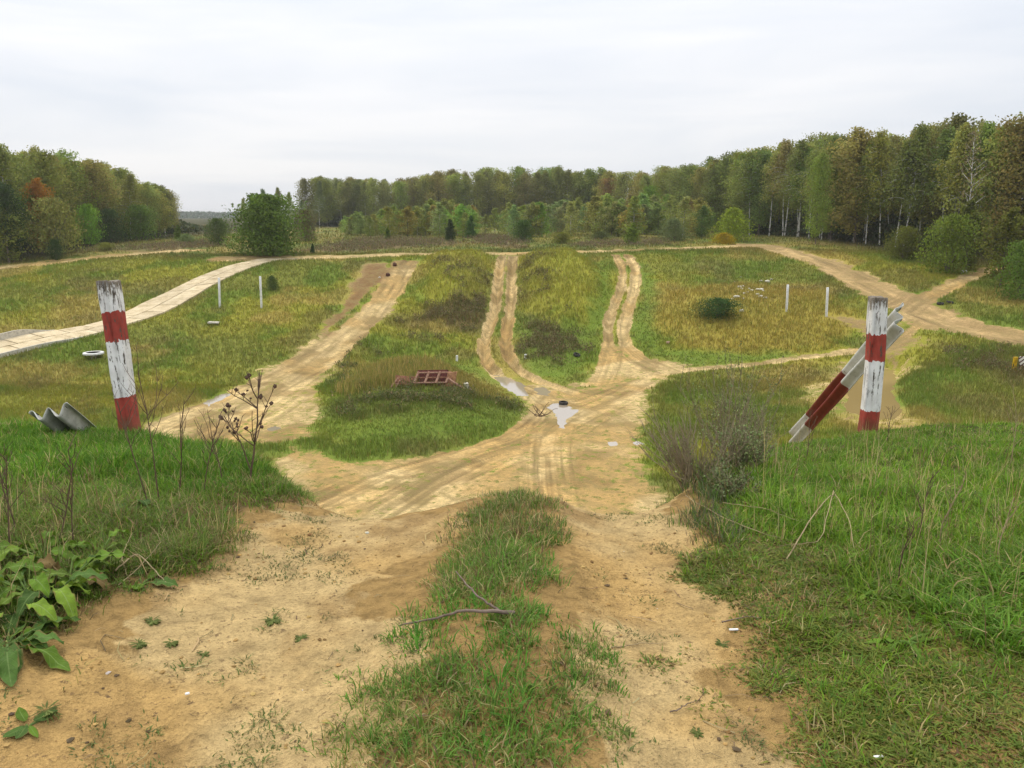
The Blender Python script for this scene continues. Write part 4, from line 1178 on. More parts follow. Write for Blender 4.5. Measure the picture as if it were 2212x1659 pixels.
# ---- painted timber gate posts
def paint_post(name, foot, top, wd, dp, bands, seed, crack, label):
    """weathered square timber with red and white paint; bands: shares of the height from the top where the colour changes"""
    axis = top - foot
    Hh = axis.length + .35
    prng = np.random.default_rng(seed)
    ns, nv = 32, 60
    th = (np.arange(ns) + .5) / ns * 2 * math.pi
    def sq(a, p=7):
        c, s = np.cos(a), np.sin(a)
        r = (np.abs(c) ** p + np.abs(s) ** p) ** (-1 / p)
        return np.stack([c * r * wd / 2, s * r * dp / 2], 1)
    base = sq(th)
    rows = []
    for k in range(nv):
        t = k / (nv - 1)
        z = -.35 + t * Hh
        q = base.copy()
        wob = fbm(np.full(ns, t * 5.0), th * 1.2, 1.0, 3, seed) - .5
        q *= (1 + .07 * wob * 2 * (0.6 + t))[:, None]
        q[:, 0] += .012 * math.sin(t * 5 + seed)
        if crack is not None:                       # a drying split down the front face
            d = np.abs(q[:, 0] - (crack + .006 * math.sin(t * 9)) * wd)
            front = q[:, 1] < 0
            q[front & (d < .012), 1] += .03 * (t ** .5)
        zz = np.full(ns, z)
        if k == nv - 1: zz = zz + (fbm(q[:, 0] * 12, q[:, 1] * 12, 1.0, 2, seed + 3) - .5) * .03
        rows.append(np.stack([q[:, 0], q[:, 1], zz], 1))
    inner = rows[-1].copy(); inner[:, :2] *= .85; inner[:, 2] += .004
    rows.append(inner)
    inner2 = inner.copy(); inner2[:, :2] *= .4; inner2[:, 2] -= .006
    rows.append(inner2)
    v = np.concatenate(rows)
    i = np.arange(len(rows) * ns).reshape(len(rows), ns)
    q = np.stack([i[:-1], np.roll(i[:-1], -1, 1), np.roll(i[1:], -1, 1), i[1:]], -1).reshape(-1, 4)
    v = np.vstack([v, inner2.mean(0)[None]])
    tri = np.stack([i[-1], np.roll(i[-1], -1), np.full(ns, len(v) - 1)], 1)
    m, n, l, b = material('flaking paint ' + str(seed), .7, .3)
    P = coord(n)
    sx = n.new('ShaderNodeSeparateXYZ'); l.new(P, sx.inputs[0])
    edge_n = noise(n, l, P, 22, 3, .6)
    hgt = axis.length
    zz = mth(n, l, 'ADD', mth(n, l, 'DIVIDE', sx.outputs[2], hgt), mth(n, l, 'MULTIPLY', mth(n, l, 'SUBTRACT', edge_n, .5), .05))
    b0, b1, b2 = [1 - q_ for q_ in bands]
    isred = mth(n, l, 'ADD', mth(n, l, 'MULTIPLY', mth(n, l, 'LESS_THAN', zz, b0), mth(n, l, 'GREATER_THAN', zz, b1)), mth(n, l, 'LESS_THAN', zz, b2))
    mp_ = n.new('ShaderNodeMapping'); mp_.inputs['Scale'].default_value = (26, 26, 3.2); l.new(P, mp_.inputs[0])
    grain = noise(n, l, mp_.outputs[0], 1.6, 5, .65)
    blot = noise(n, l, P, 7, 4, .6)
    white = ramp(n, l, blot, [(.3, (.60, .58, .55)), (.6, (.80, .79, .77))])
    red = ramp(n, l, blot, [(.3, (.22, .035, .022)), (.55, (.36, .055, .038)), (.75, (.44, .10, .07))])
    paint = mixc(n, l, isred, white, red)
    bare = ramp(n, l, grain, [(.3, (.05, .04, .03)), (.6, (.20, .165, .12))])
    lose = mth(n, l, 'ADD', mth(n, l, 'MULTIPLY', sx.outputs[2], .055 / hgt), mth(n, l, 'MULTIPLY', grain, -1.0))
    topw = mth(n, l, 'MULTIPLY', mth(n, l, 'GREATER_THAN', mth(n, l, 'ADD', mth(n, l, 'DIVIDE', sx.outputs[2], hgt), mth(n, l, 'MULTIPLY', grain, .5)), 1.21), 1.0)
    patch = ramp(n, l, noise(n, l, P, 3.6, 3, .6), [(.38, .35), (.56, 1.0)])
    fine = noise(n, l, P, 55, 3, .6)
    flake = mth(n, l, 'ADD', mth(n, l, 'MULTIPLY', ramp(n, l, mth(n, l, 'ADD', lose, mth(n, l, 'MULTIPLY_ADD', fine, .16, .83)), [(.515, 0.0), (.54, 1.0)]), patch), topw, None, True)
    dirt_ = ramp(n, l, mth(n, l, 'ADD', mth(n, l, 'DIVIDE', sx.outputs[2], hgt), mth(n, l, 'MULTIPLY', blot, .15)), [(.10, .75), (.26, 0.0)])
    c = mixc(n, l, flake, paint, bare)
    c = mixc(n, l, dirt_, c, (.16, .10, .05))
    l.new(c, b.inputs['Base Color'])
    bump(n, l, b, mth(n, l, 'ADD', grain, mth(n, l, 'MULTIPLY', flake, -.5)), .006, .8)
    me = mesh_np(name, v, [q, tri])
    o = obj(name, me, m)
    o.rotation_mode = 'QUATERNION'
    ax = axis.normalized()
    yv = Vector((0, 1, 0)); yv = (yv - ax * yv.dot(ax)).normalized()
    xv = yv.cross(ax)
    o.rotation_quaternion = Matrix((xv, yv, ax)).transposed().to_quaternion()
    o.location = foot
    tag(o, label, 'post', 'red and white gate posts')
    return o
fl = at_depth(289, 952, 6.8)
paint_post('painted_post', fl, at_depth(231, 608, 6.9), .150, .14, (.188, .367, .715), 3, -.02, 'thick timber post in red and white bands, leaning left, left bank')
fr = at_depth(1872, 955, 7.1)
paint_post('painted_post', fr, at_depth(1898, 643, 7.1), .141, .14, (.240, .427, .768), 5, -.26, 'red and white banded timber post with a rail leaning behind it')

# ---- pressed steel crash barrier rails
def wrail(name, p0, p1, nrm, label, bands, w_=.312, seed=0):
    """W profile rail from p0 to p1; nrm: side the ridges point to; bands: [(share, red?)]"""
    ax = (p1 - p0)
    L = ax.length
    ax.normalize()
    nv = (nrm - ax * nrm.dot(ax)).normalized()
    wv = nv.cross(ax)
    pr = [(-.156, .012), (-.148, .0), (-.122, .004), (-.085, .078), (-.068, .084), (-.050, .078), (-.012, .012), (0, .008), (.012, .012), (.050, .078), (.068, .084), (.085, .078), (.122, .004), (.148, .0), (.156, .012)]
    t = np.array(pr) * np.array([1, 1.25 if seed == 2 else 1.0])
    # finer profile
    s = np.linspace(0, len(t) - 1, 57)
    t = np.stack([np.interp(s, np.arange(len(t)), t[:, k]) for k in (0, 1)], 1)
    t[1:-1] = .25 * t[:-2] + .5 * t[1:-1] + .25 * t[2:]
    nrm2 = np.gradient(t, axis=0); nrm2 = np.stack([-nrm2[:, 1], nrm2[:, 0]], 1); nrm2 /= np.linalg.norm(nrm2, axis=1)[:, None]
    loop = np.vstack([t + nrm2 * .0022, (t - nrm2 * .0022)[::-1]])
    nl_, ny = len(loop), 48
    vs = []
    for k in range(ny):
        z = L * k / (ny - 1)
        q = loop.copy()
        q[:, 1] += .012 * math.sin(z * 1.3 + seed) + .004 * np.sin(q[:, 0] * 22 + z * 5)
        vs.append(np.stack([q[:, 0], q[:, 1], np.full(nl_, z)], 1))
    v = np.concatenate(vs)
    i = np.arange(ny * nl_).reshape(ny, nl_)
    q = np.stack([i[:-1], i[1:], np.roll(i[1:], -1, 1), np.roll(i[:-1], -1, 1)], -1).reshape(-1, 4)
    half = nl_ // 2
    capa = np.stack([np.arange(half - 1), np.arange(1, half), nl_ - 2 - np.arange(half - 1), nl_ - 1 - np.arange(half - 1)], 1)
    q = np.concatenate([q, capa, (capa + (ny - 1) * nl_)[:, ::-1]])
    m, n, l, b = material('painted steel ' + str(seed), .5, .4)
    P = coord(n)
    sx = n.new('ShaderNodeSeparateXYZ'); l.new(P, sx.inputs[0])
    blot = noise(n, l, P, 9, 5, .65)
    zz = mth(n, l, 'DIVIDE', sx.outputs[2], L)
    metal = ramp(n, l, blot, [(.3, (.30, .30, .26)), (.55, (.50, .50, .45)), (.75, (.60, .60, .55))])
    white = ramp(n, l, blot, [(.3, (.42, .42, .37)), (.55, (.58, .58, .54))])
    red = ramp(n, l, blot, [(.3, (.11, .012, .011)), (.6, (.20, .020, .017))])
    c = metal
    for z0, z1, kind in bands:
        f = mth(n, l, 'MULTIPLY', mth(n, l, 'GREATER_THAN', zz, z0), mth(n, l, 'LESS_THAN', zz, z1))
        c = mixc(n, l, f, c, red if kind == 'r' else white)
    geo_ = n.new('ShaderNodeNewGeometry')
    spots = ramp(n, l, noise(n, l, P, 38, 3, .5), [(.66, 0.0), (.72, .8)])
    c = mixc(n, l, spots, c, (.10, .075, .05))
    l.new(c, b.inputs['Base Color'])
    b.inputs['Metallic'].default_value = .0
    bump(n, l, b, blot, .003, .6)
    o = obj(name, mesh_np(name, v, q), m)
    # bolt slots at the end
    import bmesh
    for (wx, zz_) in ((-.0, .05), (0, .30), (-.115, .05), (.115, .05)):
        bm = box_v(.018, .004, .04, .0015)
        zoff = float(np.interp(wx, t[:, 0], t[:, 1])) + .0045
        s_ = bm_obj('bolt_slot', bm, M_HOLE, o, (wx, zoff, zz_))
    o.rotation_mode = 'QUATERNION'
    o.rotation_quaternion = Matrix((wv, nv, ax)).transposed().to_quaternion()
    o.location = p0
    tag(o, label, 'crash barrier', 'corrugated crash barrier rails')
    return o
M_HOLE = simple('dark slot', (.02, .018, .016), .9)
p0, p1 = at_depth(1955, 686, 7.32), at_depth(1742, 918, 9.6)
p1 = p0 + (p1 - p0) * 1.17
wrail('crash_barrier', p0, p1, Vector((-.80, -.42, .48)), 'crash barrier rail leaning from the right post, painted white and dark red', [(.0, .416, 'w'), (.416, .80, 'r'), (.80, 1.1, 'w')], seed=1)
p0 = at_depth(104, 876, 6.5)
p1 = p0 + Vector((-.03, .80, -.60)).normalized() * 1.5
wrail('crash_barrier', p0, p1, Vector((.28, -.3, -1)), 'bare grey crash barrier end sticking out of the grass left of the post', [], seed=2)

# ---- marker poles on the slopes
M_WPOLE = simple('white pole', (.74, .74, .72), .6, .18, 3)
def pole(u0, v0, u1, v1, r, label):
    f = gnd(u0, v0)
    t = at_depth(u1, v1, f.y - .1)
    ax = t - f
    L = ax.length
    z = np.array([-.3, 0, L * .5, L - .02, L, L])
    v, q = tube(np.stack([0 * z, 0 * z, z], 1), [r, r, r, r, r * .8, r * .01], 14)
    o = obj('marker_pole', mesh_np('marker_pole', v, q), M_WPOLE)
    o.rotation_mode = 'QUATERNION'
    o.rotation_quaternion = ax.to_track_quat('Z', 'Y')
    o.location = f
    tag(o, label, 'pole', 'white marker poles on the slopes')
pole(475, 665, 473, 600, .13, 'white marker pole on the left slope, nearer the slab road')
pole(565, 666, 562, 597, .13, 'white marker pole on the left slope, beside a small shrub')
pole(1699, 673, 1702, 615, .13, 'white marker pole on the right slope, nearer the low dark bush')
pole(1785, 684, 1788, 621, .13, 'white marker pole on the right slope, nearer the leaning rail')
def stake(u, v0, v1, label):
    f = gnd(u, v0)
    h = top_z(v1, f.y) - f.z
    bm = box_v(.2, .2, h + .2, .02)
    o = bm_obj('white_stake', bm, M_WPOLE, None, f + Vector((0, 0, (h - .2) / 2)), (.04, .05, .3))
    tag(o, label, 'stake', 'short white stakes')
stake(987, 780, 768, 'short white stake in the grass above the rusty frame')
stake(1135, 775, 765, 'short white stake among weeds right of the middle track')

# ---- tyres
M_RUB = simple('tyre rubber', (.035, .034, .033), .85, .3, 9, .3, dark=(.075, .06, .042))
def tyre(u, v, R, wd, label, tilt=(0, 0, 0), up=0.0, group='old tyres'):
    f = gnd(u, v)
    pr = [(.60, -.30), (.62, -.44), (.80, -.50), (.94, -.47), (1.0, -.36), (1.0, .36), (.94, .47), (.80, .50), (.62, .44), (.60, .30), (.66, .36), (.80, .40), (.90, .33), (.92, 0), (.90, -.33), (.80, -.40), (.66, -.36)]
    pr = np.array(pr)
    ns = 40
    th = np.arange(ns) / ns * 2 * math.pi
    v_ = np.stack([np.outer(np.cos(th), pr[:, 0] * R), np.outer(np.sin(th), pr[:, 0] * R), np.broadcast_to(pr[:, 1] * wd, (ns, len(pr)))], -1)
    gr = (np.arange(ns) % 2 * .02)[:, None] * R * ((pr[:, 0] > .98))[None]
    v_[..., 0] -= np.cos(th)[:, None] * gr
    v_[..., 1] -= np.sin(th)[:, None] * gr
    i = np.arange(ns * len(pr)).reshape(ns, len(pr))
    q = np.stack([i, np.roll(i, -1, 1), np.roll(np.roll(i, -1, 0), -1, 1), np.roll(i, -1, 0)], -1).reshape(-1, 4)[:, ::-1]
    o = obj('old_tyre', mesh_np('old_tyre', v_.reshape(-1, 3), q), M_RUB)
    o.location = f + Vector((0, 0, wd * .5 + up))
    o.rotation_euler = tilt
    tag(o, label, 'tyre', group)
    return o
tyre(1217, 874, .37, .26, 'black tyre lying flat at the head of the central puddle', (.05, .04, 0))
tyre(1246, 769, .36, .24, 'dark tyre lying in the grass right of the brown weeds', (.25, .2, 0))
tyre(2031, 658, .36, .24, 'dark tyre on the right road fork, left of two', (.1, 0, 0))
tyre(2052, 655, .36, .24, 'dark tyre on the right road fork, right of two', (0, .15, 0))
o = tyre(2083, 590, .55, .26, 'pale half buried tyre standing beside the right side track', (math.radians(86), 0, .3), -.25)
o.data.materials.clear(); o.data.materials.append(simple('pale painted tyre', (.55, .55, .52), .8, .3, 5))

# ---- rusty frame in the knoll
M_RUST = simple('rust', (.30, .145, .085), .9, .45, 5, .2, dark=(.11, .045, .028), bmp=.01)
M_RUSTL = simple('pale rust', (.42, .25, .17), .9, .35, 5, .2, dark=(.20, .095, .06), bmp=.01)
M_CAGESHADE = simple('cage shade', (.13, .04, .03), .9, .4, 5, .2)  # colour of the shade inside the cage
def rusty_frame():
    f = gnd(930, 838)
    root = empty('rusty_frame', f + Vector((0, 0, .12)), math.radians(4))
    root.scale = (1.12, 1.1, 1.2)
    tag(root, 'half buried rusty steel cage with crossing bars on the grassy knoll', 'metal frame')
    tilt = math.radians(-38)
    W_, D_ = 2.35, 1.55
    def P_(a, b, c=0):        # a along, b up the tilted face, c out of it
        return Vector((a + b * .28, b * math.sin(-tilt) * .55 + 0, .28 + b * math.cos(tilt) * .78 - c * .5))
    def bar(a, b, r, mat, name):
        d = b - a
        bm = box_v(r, r * .75, d.length, .012)
        o = bm_obj(name, bm, mat, root, (a + b) / 2)
        o.rotation_mode = 'QUATERNION'
        o.rotation_quaternion = d.to_track_quat('Z', 'Y')
    for b_ in (0, .52, 1.04):
        bar(P_(-W_ / 2, b_), P_(W_ / 2, b_), .11, M_RUSTL if b_ != .52 else M_RUST, 'long_bar')
    for a_ in (-W_ / 2, -.40, .42, W_ / 2):
        bar(P_(a_, -.1, -.06), P_(a_, 1.1, -.06), .15, M_RUSTL, 'cross_bar')
    # dark sheet behind the bars, painted as the shade inside the cage
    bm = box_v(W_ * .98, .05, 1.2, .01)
    bm_obj('shade_sheet', bm, M_CAGESHADE, root, P_(.05, .5) + Vector((0, .55, -.12)), (math.radians(-30), 0, 0))
    # crumpled end plate and the strut that slid off it
    xs = np.linspace(-.35, .35, 12); ys = np.linspace(0, 1.0, 12)
    X, Y_ = np.meshgrid(xs, ys, indexing='ij')
    Zc = .22 * np.cos(X * 4) + .10 * (fbm(X * 6, Y_ * 6, 1.0, 3, 5) - .5)
    i = np.arange(144).reshape(12, 12)
    q = np.stack([i[:-1, :-1], i[1:, :-1], i[1:, 1:], i[:-1, 1:]], -1).reshape(-1, 4)
    me = mesh_np('end_plate', np.stack([X.ravel() + 1.45 + Y_.ravel() * .2, Zc.ravel() * -1 + .2, Y_.ravel() + .0], 1), q)
    o = obj('end_plate', me, simple('orange rust', (.46, .25, .13), .9, .4, 4, .2, dark=(.2, .08, .05)), root)
    sm = o.modifiers.new('thick', 'SOLIDIFY'); sm.thickness = .05
    bar(Vector((1.35, -.15, .55)), Vector((2.3, -.55, .02)), .14, M_RUSTL, 'strut')
    bm = box_v(1.5, .06, .7, .01)
    bm_obj('side_sheet', bm, M_RUST, root, (-1.85, .35, .38), (math.radians(-35), .1, .05))
    bar(Vector((-2.9, -.1, .0)), Vector((-2.35, .15, .62)), .11, M_RUSTL, 'stub_bar')
    bar(Vector((-2.55, -.1, .0)), Vector((-2.15, .15, .55)), .11, M_RUSTL, 'stub_bar')
    bar(Vector((-2.85, .0, .2)), Vector((-2.3, .0, .26)), .09, M_RUSTL, 'stub_bar')
rusty_frame()
M_CONC = simple('pale concrete', (.55, .51, .42), .9, .25, 4, .2, bmp=.01)
f = gnd(1008, 843)
tag(bm_obj('concrete_block', box_v(.36, .4, .75, .03), M_CONC, None, f + Vector((0, 0, .25)), (.1, -.12, .2)), 'small pale block standing in reeds right of the rusty cage', 'block')
f = gnd(462, 701)
tag(bm_obj('concrete_slab', box_v(1.15, .8, .16, .02), M_CONC, None, f + Vector((0, 0, .22)), (.02, .05, .1)), 'flat white slab lying in the left slope grass', 'slab')
# white round cover on a short neck
f = gnd(203, 774)
root = empty('well_cover', f)
tag(root, 'round white concrete cover on a short neck left of the leaning post', 'well cover')
z = np.array([0, .02, .16, .18, .18, .10, .10]); r_ = np.array([.0, .95, .95, .92, .62, .55, .0]) + .001
v, q = tube(np.stack([0 * z, 0 * z, z + .42], 1), r_, 36)
obj('cover_ring', mesh_np('cover_ring', v, q, None, False), M_WPOLE, root)
z = np.array([-.2, .0, .42]); v, q = tube(np.stack([0 * z, 0 * z, z], 1), [.28, .26, .30], 20)
obj('neck', mesh_np('neck', v, q), M_CONC, root)

# ---- stones and rubble
M_STONE = simple('white stone', (.66, .62, .52), .9, .2, 7, .2, bmp=.01)
def stone(u, v, wpx, label, group=None, flatness=.5, mat=None, name='pale_stone', cat='stone'):
    f = gnd(u, v)
    r = wpx / F * f.y / 2
    prng = np.random.default_rng(int(u * 7 + v))
    import bmesh
    bm = bmesh.new()
    bmesh.ops.create_icosphere(bm, subdivisions=2, radius=1)
    for vv in bm.verts:
        k = 1 + prng.normal(0, .10)
        vv.co = Vector((vv.co.x * r * k, vv.co.y * r * k * .8, vv.co.z * r * flatness * k))
    o = bm_obj(name, bm, mat or M_STONE, None, f + Vector((0, 0, r * flatness * .45)), (0, 0, prng.uniform(0, 6)))
    tag(o, label, cat, group)
px = [(1180, 185, 7), (1300, 310, 12), (1350, 350, 9), (1380, 290, 10), (1600, 395, 10), (1750, 375, 12), (1850, 375, 14), (1410, 460, 8), (1750, 490, 11), (1830, 545, 12), (1230, 560, 16), (1390, 595, 8), (1940, 580, 11), (1330, 60, 6), (1840, 155, 9), (1990, 175, 15), (2090, 120, 9), (1540, 345, 7), (1120, 600, 7), (1900, 400, 7), (1660, 330, 6), (1500, 430, 6)]
for x_, y_, w_ in px:
    stone((1550 + x_ / 11.06) * .958, (620 + y_ / 11.06) * .958, w_ * .95, 'small pale rubble stone in the grass above the isolated dark bush', 'rubble above the dark bush', .45)
stone((1550 + 1350 / 11.06) * .958, (620 + 925 / 11.06) * .958, 11, 'white lump at the right end of the isolated dark bush', None, .8)
stone(1443, 742, 8, 'lone pinkish stone in grass below the dry yellow field', None, .9, simple('pink stone', (.60, .36, .30), .9, .2, 5))
stone(1876, 742, 9, 'lone pale stone on the bank beside the right cross track', None, .6)
stone(820, 600, 5, 'tiny pale stone at the top of the brown bank', None, .7)
# cut boulders of clay at the left track's head
for u_, v_, lb in ((853, 574, 'dark clod at the top edge of the brown bank'), (838, 596, 'dark clod halfway down the brown bank')):
    stone(u_, v_, 12, lb, None, .8, simple('clay', (.10, .045, .028), .95, .3, 5), 'clay_clod', 'clod')

# ---- striped barrier and yellow post at the right edge
f = gnd(2190, 800)
M_YEL = simple('yellow paint', (.58, .36, .012), .6, .3, 5)
bm = box_v(.34, .18, 1.15, .03)
tag(bm_obj('yellow_post', bm, M_YEL, None, f + Vector((0, 0, .52)), (0, .03, .2)), 'short yellow post standing by the striped barrier', 'post')
def striped():
    root = empty('striped_barrier', f + Vector((.62, -.25, 0)), math.radians(-8))
    tag(root, 'white barrier board with dark diagonal stripes cut by the right edge', 'barrier')
    import bmesh
    bm = bmesh.new()
    out = [(-.48, 1.0), (-.36, 1.16), (.9, 1.16), (.9, .02), (-.18, .02), (-.32, .5)]
    fv = [bm.verts.new((x, -.05, z)) for x, z in out]; bv = [bm.verts.new((x, .05, z)) for x, z in out]
    bm.faces.new(fv); bm.faces.new(bv[::-1])
    for i in range(6): bm.faces.new((fv[i], bv[i], bv[(i + 1) % 6], fv[(i + 1) % 6]))
    bmesh.ops.recalc_face_normals(bm, faces=bm.faces)
    bmesh.ops.bevel(bm, geom=bm.edges[:], offset=.012, segments=1, affect='EDGES')
    m, n, l, b = material('striped paint', .6, .3)
    P = coord(n)
    sx = n.new('ShaderNodeSeparateXYZ'); l.new(P, sx.inputs[0])
    d = mth(n, l, 'SUBTRACT', sx.outputs[2], mth(n, l, 'MULTIPLY', sx.outputs[0], .85))
    fr_ = mth(n, l, 'FRACT', mth(n, l, 'DIVIDE', d, .36))
    dirt_ = noise(n, l, P, 8, 4, .6)
    c = mixc(n, l, mth(n, l, 'GREATER_THAN', fr_, .62), ramp(n, l, dirt_, [(.3, (.6, .57, .46)), (.6, (.78, .76, .68))]), (.10, .035, .03))
    l.new(c, b.inputs['Base Color'])
    bm_obj('board', bm, m, root)
    for x in (-.05, .7):
        bm_obj('leg', box_v(.1, .1, .9, .01), M_RUST, root, (x, .12, .15))
striped()

# ---- slab road and its kerb walls
def slab_road():
    m, n, l, b = material('road slabs', .9, .2)
    P = coord(n)
    a_, bl = noise(n, l, P, .9, 4, .6), noise(n, l, P, 9, 4, .6)
    c = ramp(n, l, a_, [(.3, (.42, .33, .19)), (.5, (.60, .49, .31)), (.7, (.68, .57, .38))])
    oi = attr(n, 'tone').outputs['Fac']
    c = mixc(n, l, 1.0, c, ramp(n, l, bl, [(.3, .75), (.55, 1.0)]), 'MULTIPLY')
    q = n.new('ShaderNodeHueSaturation'); l.new(oi, q.inputs['Value']); l.new(c, q.inputs['Color'])
    l.new(q.outputs[0], b.inputs['Base Color'])
    def S(t, w_):
        n_ = len(RU) - 1
        i = min(int(t * n_), n_ - 1); f_ = t * n_ - i
        a = RU[i] * (1 - f_) + RU[i + 1] * f_
        c_ = RL[i] * (1 - f_) + RL[i + 1] * f_
        return a * (1 - w_) + c_ * w_
    # even steps of road length
    mid = np.array([S(t, .5) for t in np.linspace(0, 1, 400)])
    L = np.concatenate([[0], np.cumsum(np.linalg.norm(np.diff(mid, axis=0), axis=1))])
    tt = lambda d: float(np.interp(d, L, np.linspace(0, 1, 400)))
    vs, qs, tone = [], [], []
    prng = np.random.default_rng(4)
    d = 0.0
    while d < L[-1] - .5:
        ln = 2.6
        for lane in range(2):
            off = .9 * lane
            d0, d1 = d + off + prng.uniform(.03, .10), d + off + ln - prng.uniform(.03, .10)
            w0, w1 = lane * .5 + .015, lane * .5 + .485
            w0 += prng.uniform(-.03, .0) if lane == 0 else 0
            w1 += prng.uniform(0, .04) if lane == 1 else 0
            tl = prng.uniform(-.025, .025)
            tn = prng.uniform(.86, 1.10)
            b0 = len(vs)
            for (dd, ww, k) in ((d0, w0, -1), (d1, w0, 1), (d1, w1, 1), (d0, w1, -1)):
                p = S(tt(min(dd, L[-1])), ww)
                zz = float(H0(np.array([p[0]]), np.array([p[1]]))[0])
                vs.append((p[0], p[1], zz + .09 + tl * k)); vs.append((p[0], p[1], zz - .25))
                tone += [tn, tn]
            t_ = [b0, b0 + 2, b0 + 4, b0 + 6]
            qs.append(t_)
            for k in range(4):
                a, c_ = t_[k], t_[(k + 1) % 4]
                qs.append([a, a + 1, c_ + 1, c_])
        d += ln
    o = obj('concrete_road', mesh_np('concrete_road', np.array(vs), np.array(qs), dict(tone=np.array(tone)), False), m)
    tag(o, 'road of pale concrete slabs climbing the left slope', None, None, 'structure')
    t0 = .70
    for nm, R_, label in (('u', 0, 'low concrete kerb wall on the far side of the slab road trough'), ('l', 1, 'low concrete kerb wall on the near side of the slab road trough')):
        ts_ = np.linspace(t0, 1, 40)
        pts = np.array([S(t, -.02 if R_ == 0 else 1.02) for t in ts_])
        tan = np.gradient(pts, axis=0); tan /= np.linalg.norm(tan, axis=1)[:, None]
        nr = np.stack([-tan[:, 1], tan[:, 0]], 1)
        zz = H0(pts[:, 0], pts[:, 1])
        hh = (.62, .22)[R_] * sstep(t0, t0 + .10, ts_) + .1
        rows = [np.stack([pts[:, 0] + nr[:, 0] * s_, pts[:, 1] + nr[:, 1] * s_, zz + (hh if up else -.3)], 1) for s_, up in ((-.13, 0), (-.13, 1), (.13, 1), (.13, 0))]
        v = np.stack(rows, 1).reshape(-1, 3)
        i = np.arange(len(v)).reshape(-1, 4)
        q = np.concatenate([np.stack([i[:-1, k], i[:-1, k + 1], i[1:, k + 1], i[1:, k]], -1) for k in range(3)] + [i[:1], i[-1:, ::-1]])
        tag(obj('kerb_wall', mesh_np('kerb_wall', v, q, None, False), M_CONC), label, 'kerb wall', 'kerb walls of the slab road')
slab_road()

# ---- puddles
mW, n, l, b = material('puddle water', .04, .5)
b.inputs['Base Color'].default_value = (.34, .28, .20, 1)
b.inputs['Specular IOR Level'].default_value = .8
b.inputs['IOR'].default_value = 2.2
mB, n, l, b = material('muddy water', .10, .3)
b.inputs['Base Color'].default_value = (.30, .215, .085, 1)
PL = {'a': 'long pale puddle in the left rut of the middle track', 'b': 'small puddle beside the long one below the middle track', 'c': 'puddle with the tyre at the meeting of the tracks', 'd': 'small puddle on the bare ground left of the grey bush', 'e': 'tiny puddle half hidden by the grey bush twigs', 'f': 'big brown puddle behind the right post', 'g': 'narrow puddle in the left track ruts', 'h': 'tiny puddle on the left track bend'}
for k, p in PUD.items():
    c = p.mean(0)
    ring = c + (p - c) * (1 + .9 / np.maximum(np.linalg.norm(p - c, axis=1), .5))[:, None]
    v = np.vstack([np.c_[ring, np.full(len(ring), 0.0)], [[c[0], c[1], 0]]])
    m_ = len(ring)
    tri = np.stack([np.arange(m_), (np.arange(m_) + 1) % m_, np.full(m_, m_)], 1)
    v[:, 2] = PUDZ[k] - .012
    o = obj('puddle', mesh_np('puddle', v, tri, None, False), mB if k in 'f' else mW)
    tag(o, PL[k], None, None, 'structure')

# ------------------------------------------------------------------ plants and litter close by
def stem_material(name, c0, c1):
    return simple(name, c1, .85, .3, 14, .2, dark=c0)
M_DRY = stem_material('dry stem', (.07, .045, .03), (.15, .10, .065))
M_STRAWST = stem_material('pale dry stem', (.20, .15, .08), (.36, .28, .16))
M_SEED = stem_material('seed head', (.035, .022, .016), (.10, .06, .04))
def wand(p, d, L, r, prng, n=6, curl=.15):
    pts = [Vector(p)]
    d = Vector(d).normalized()
    for k in range(n):
        d = (d + Vector((prng.normal(0, curl), prng.normal(0, curl), prng.normal(0, curl * .5) + .02))).normalized()
        pts.append(pts[-1] + d * (L / n))
    rr = np.linspace(r, r * .45, n + 1)
    return np.array([tuple(q) for q in pts]), rr
def dry_weed(u, v, h, seed, label, heads=True, lean=(0, 0), branches=9, r=.0055, mat=None, spread=.55):
    prng = np.random.default_rng(seed)
    f = gnd(u, v)
    root = empty('dry_weed', f - Vector((0, 0, .02)))
    tl, tips = [], []
    def grow(p, d, L, r_, depth):
        pts, rr = wand(p, d, L, r_, prng, 7, .07 + .05 * depth)
        tl.append(tube(pts, rr, 5))
        if depth >= 2:
            tips.append(pts[-1]); return
        nb = branches if depth == 0 else prng.integers(2, 4)
        for k in range(nb):
            t = prng.uniform(.35, 1.0) if depth == 0 else prng.uniform(.3, 1)
            i = t * 7
            a = int(min(i, 6))
            q = pts[a] * (1 - (i - a)) + pts[a + 1] * (i - a)
            an = prng.uniform(0, 6.28)
            dd = Vector((math.cos(an) * spread, math.sin(an) * spread, .7))
            grow(q, dd, L * prng.uniform(.22, .45) * (1.25 - .5 * t if depth == 0 else .8), r_ * .55, depth + 1)
        tips.append(pts[-1])
    grow((0, 0, 0), (lean[0], lean[1], 1), h, r, 0)
    obj('stem', tubes_mesh('stem', tl), mat or M_DRY, root)
    if heads:
        import bmesh
        prng.shuffle(tips)
        for p in tips[:16]:
            bm = bmesh.new()
            bmesh.ops.create_icosphere(bm, subdivisions=2, radius=1)
            s = prng.uniform(.006, .0125)
            for vv in bm.verts:
                vv.co *= s * (1 + prng.uniform(-.3, .45))
            bm_obj('seed_head', bm, M_SEED, root, tuple(p))
    tag(root, label, 'dry weed', 'dry weeds on the near banks')
    return root
dry_weed(540, 1045, .78, 21, 'branching brown dry weed with dark burrs, before the left track', True, (.05, 0), 11, .008, None, .75)
dry_weed(548, 1030, .50, 29, 'smaller burred dry weed beside the large branching one', True, (-.25, 0), 8, .006, None, .75)
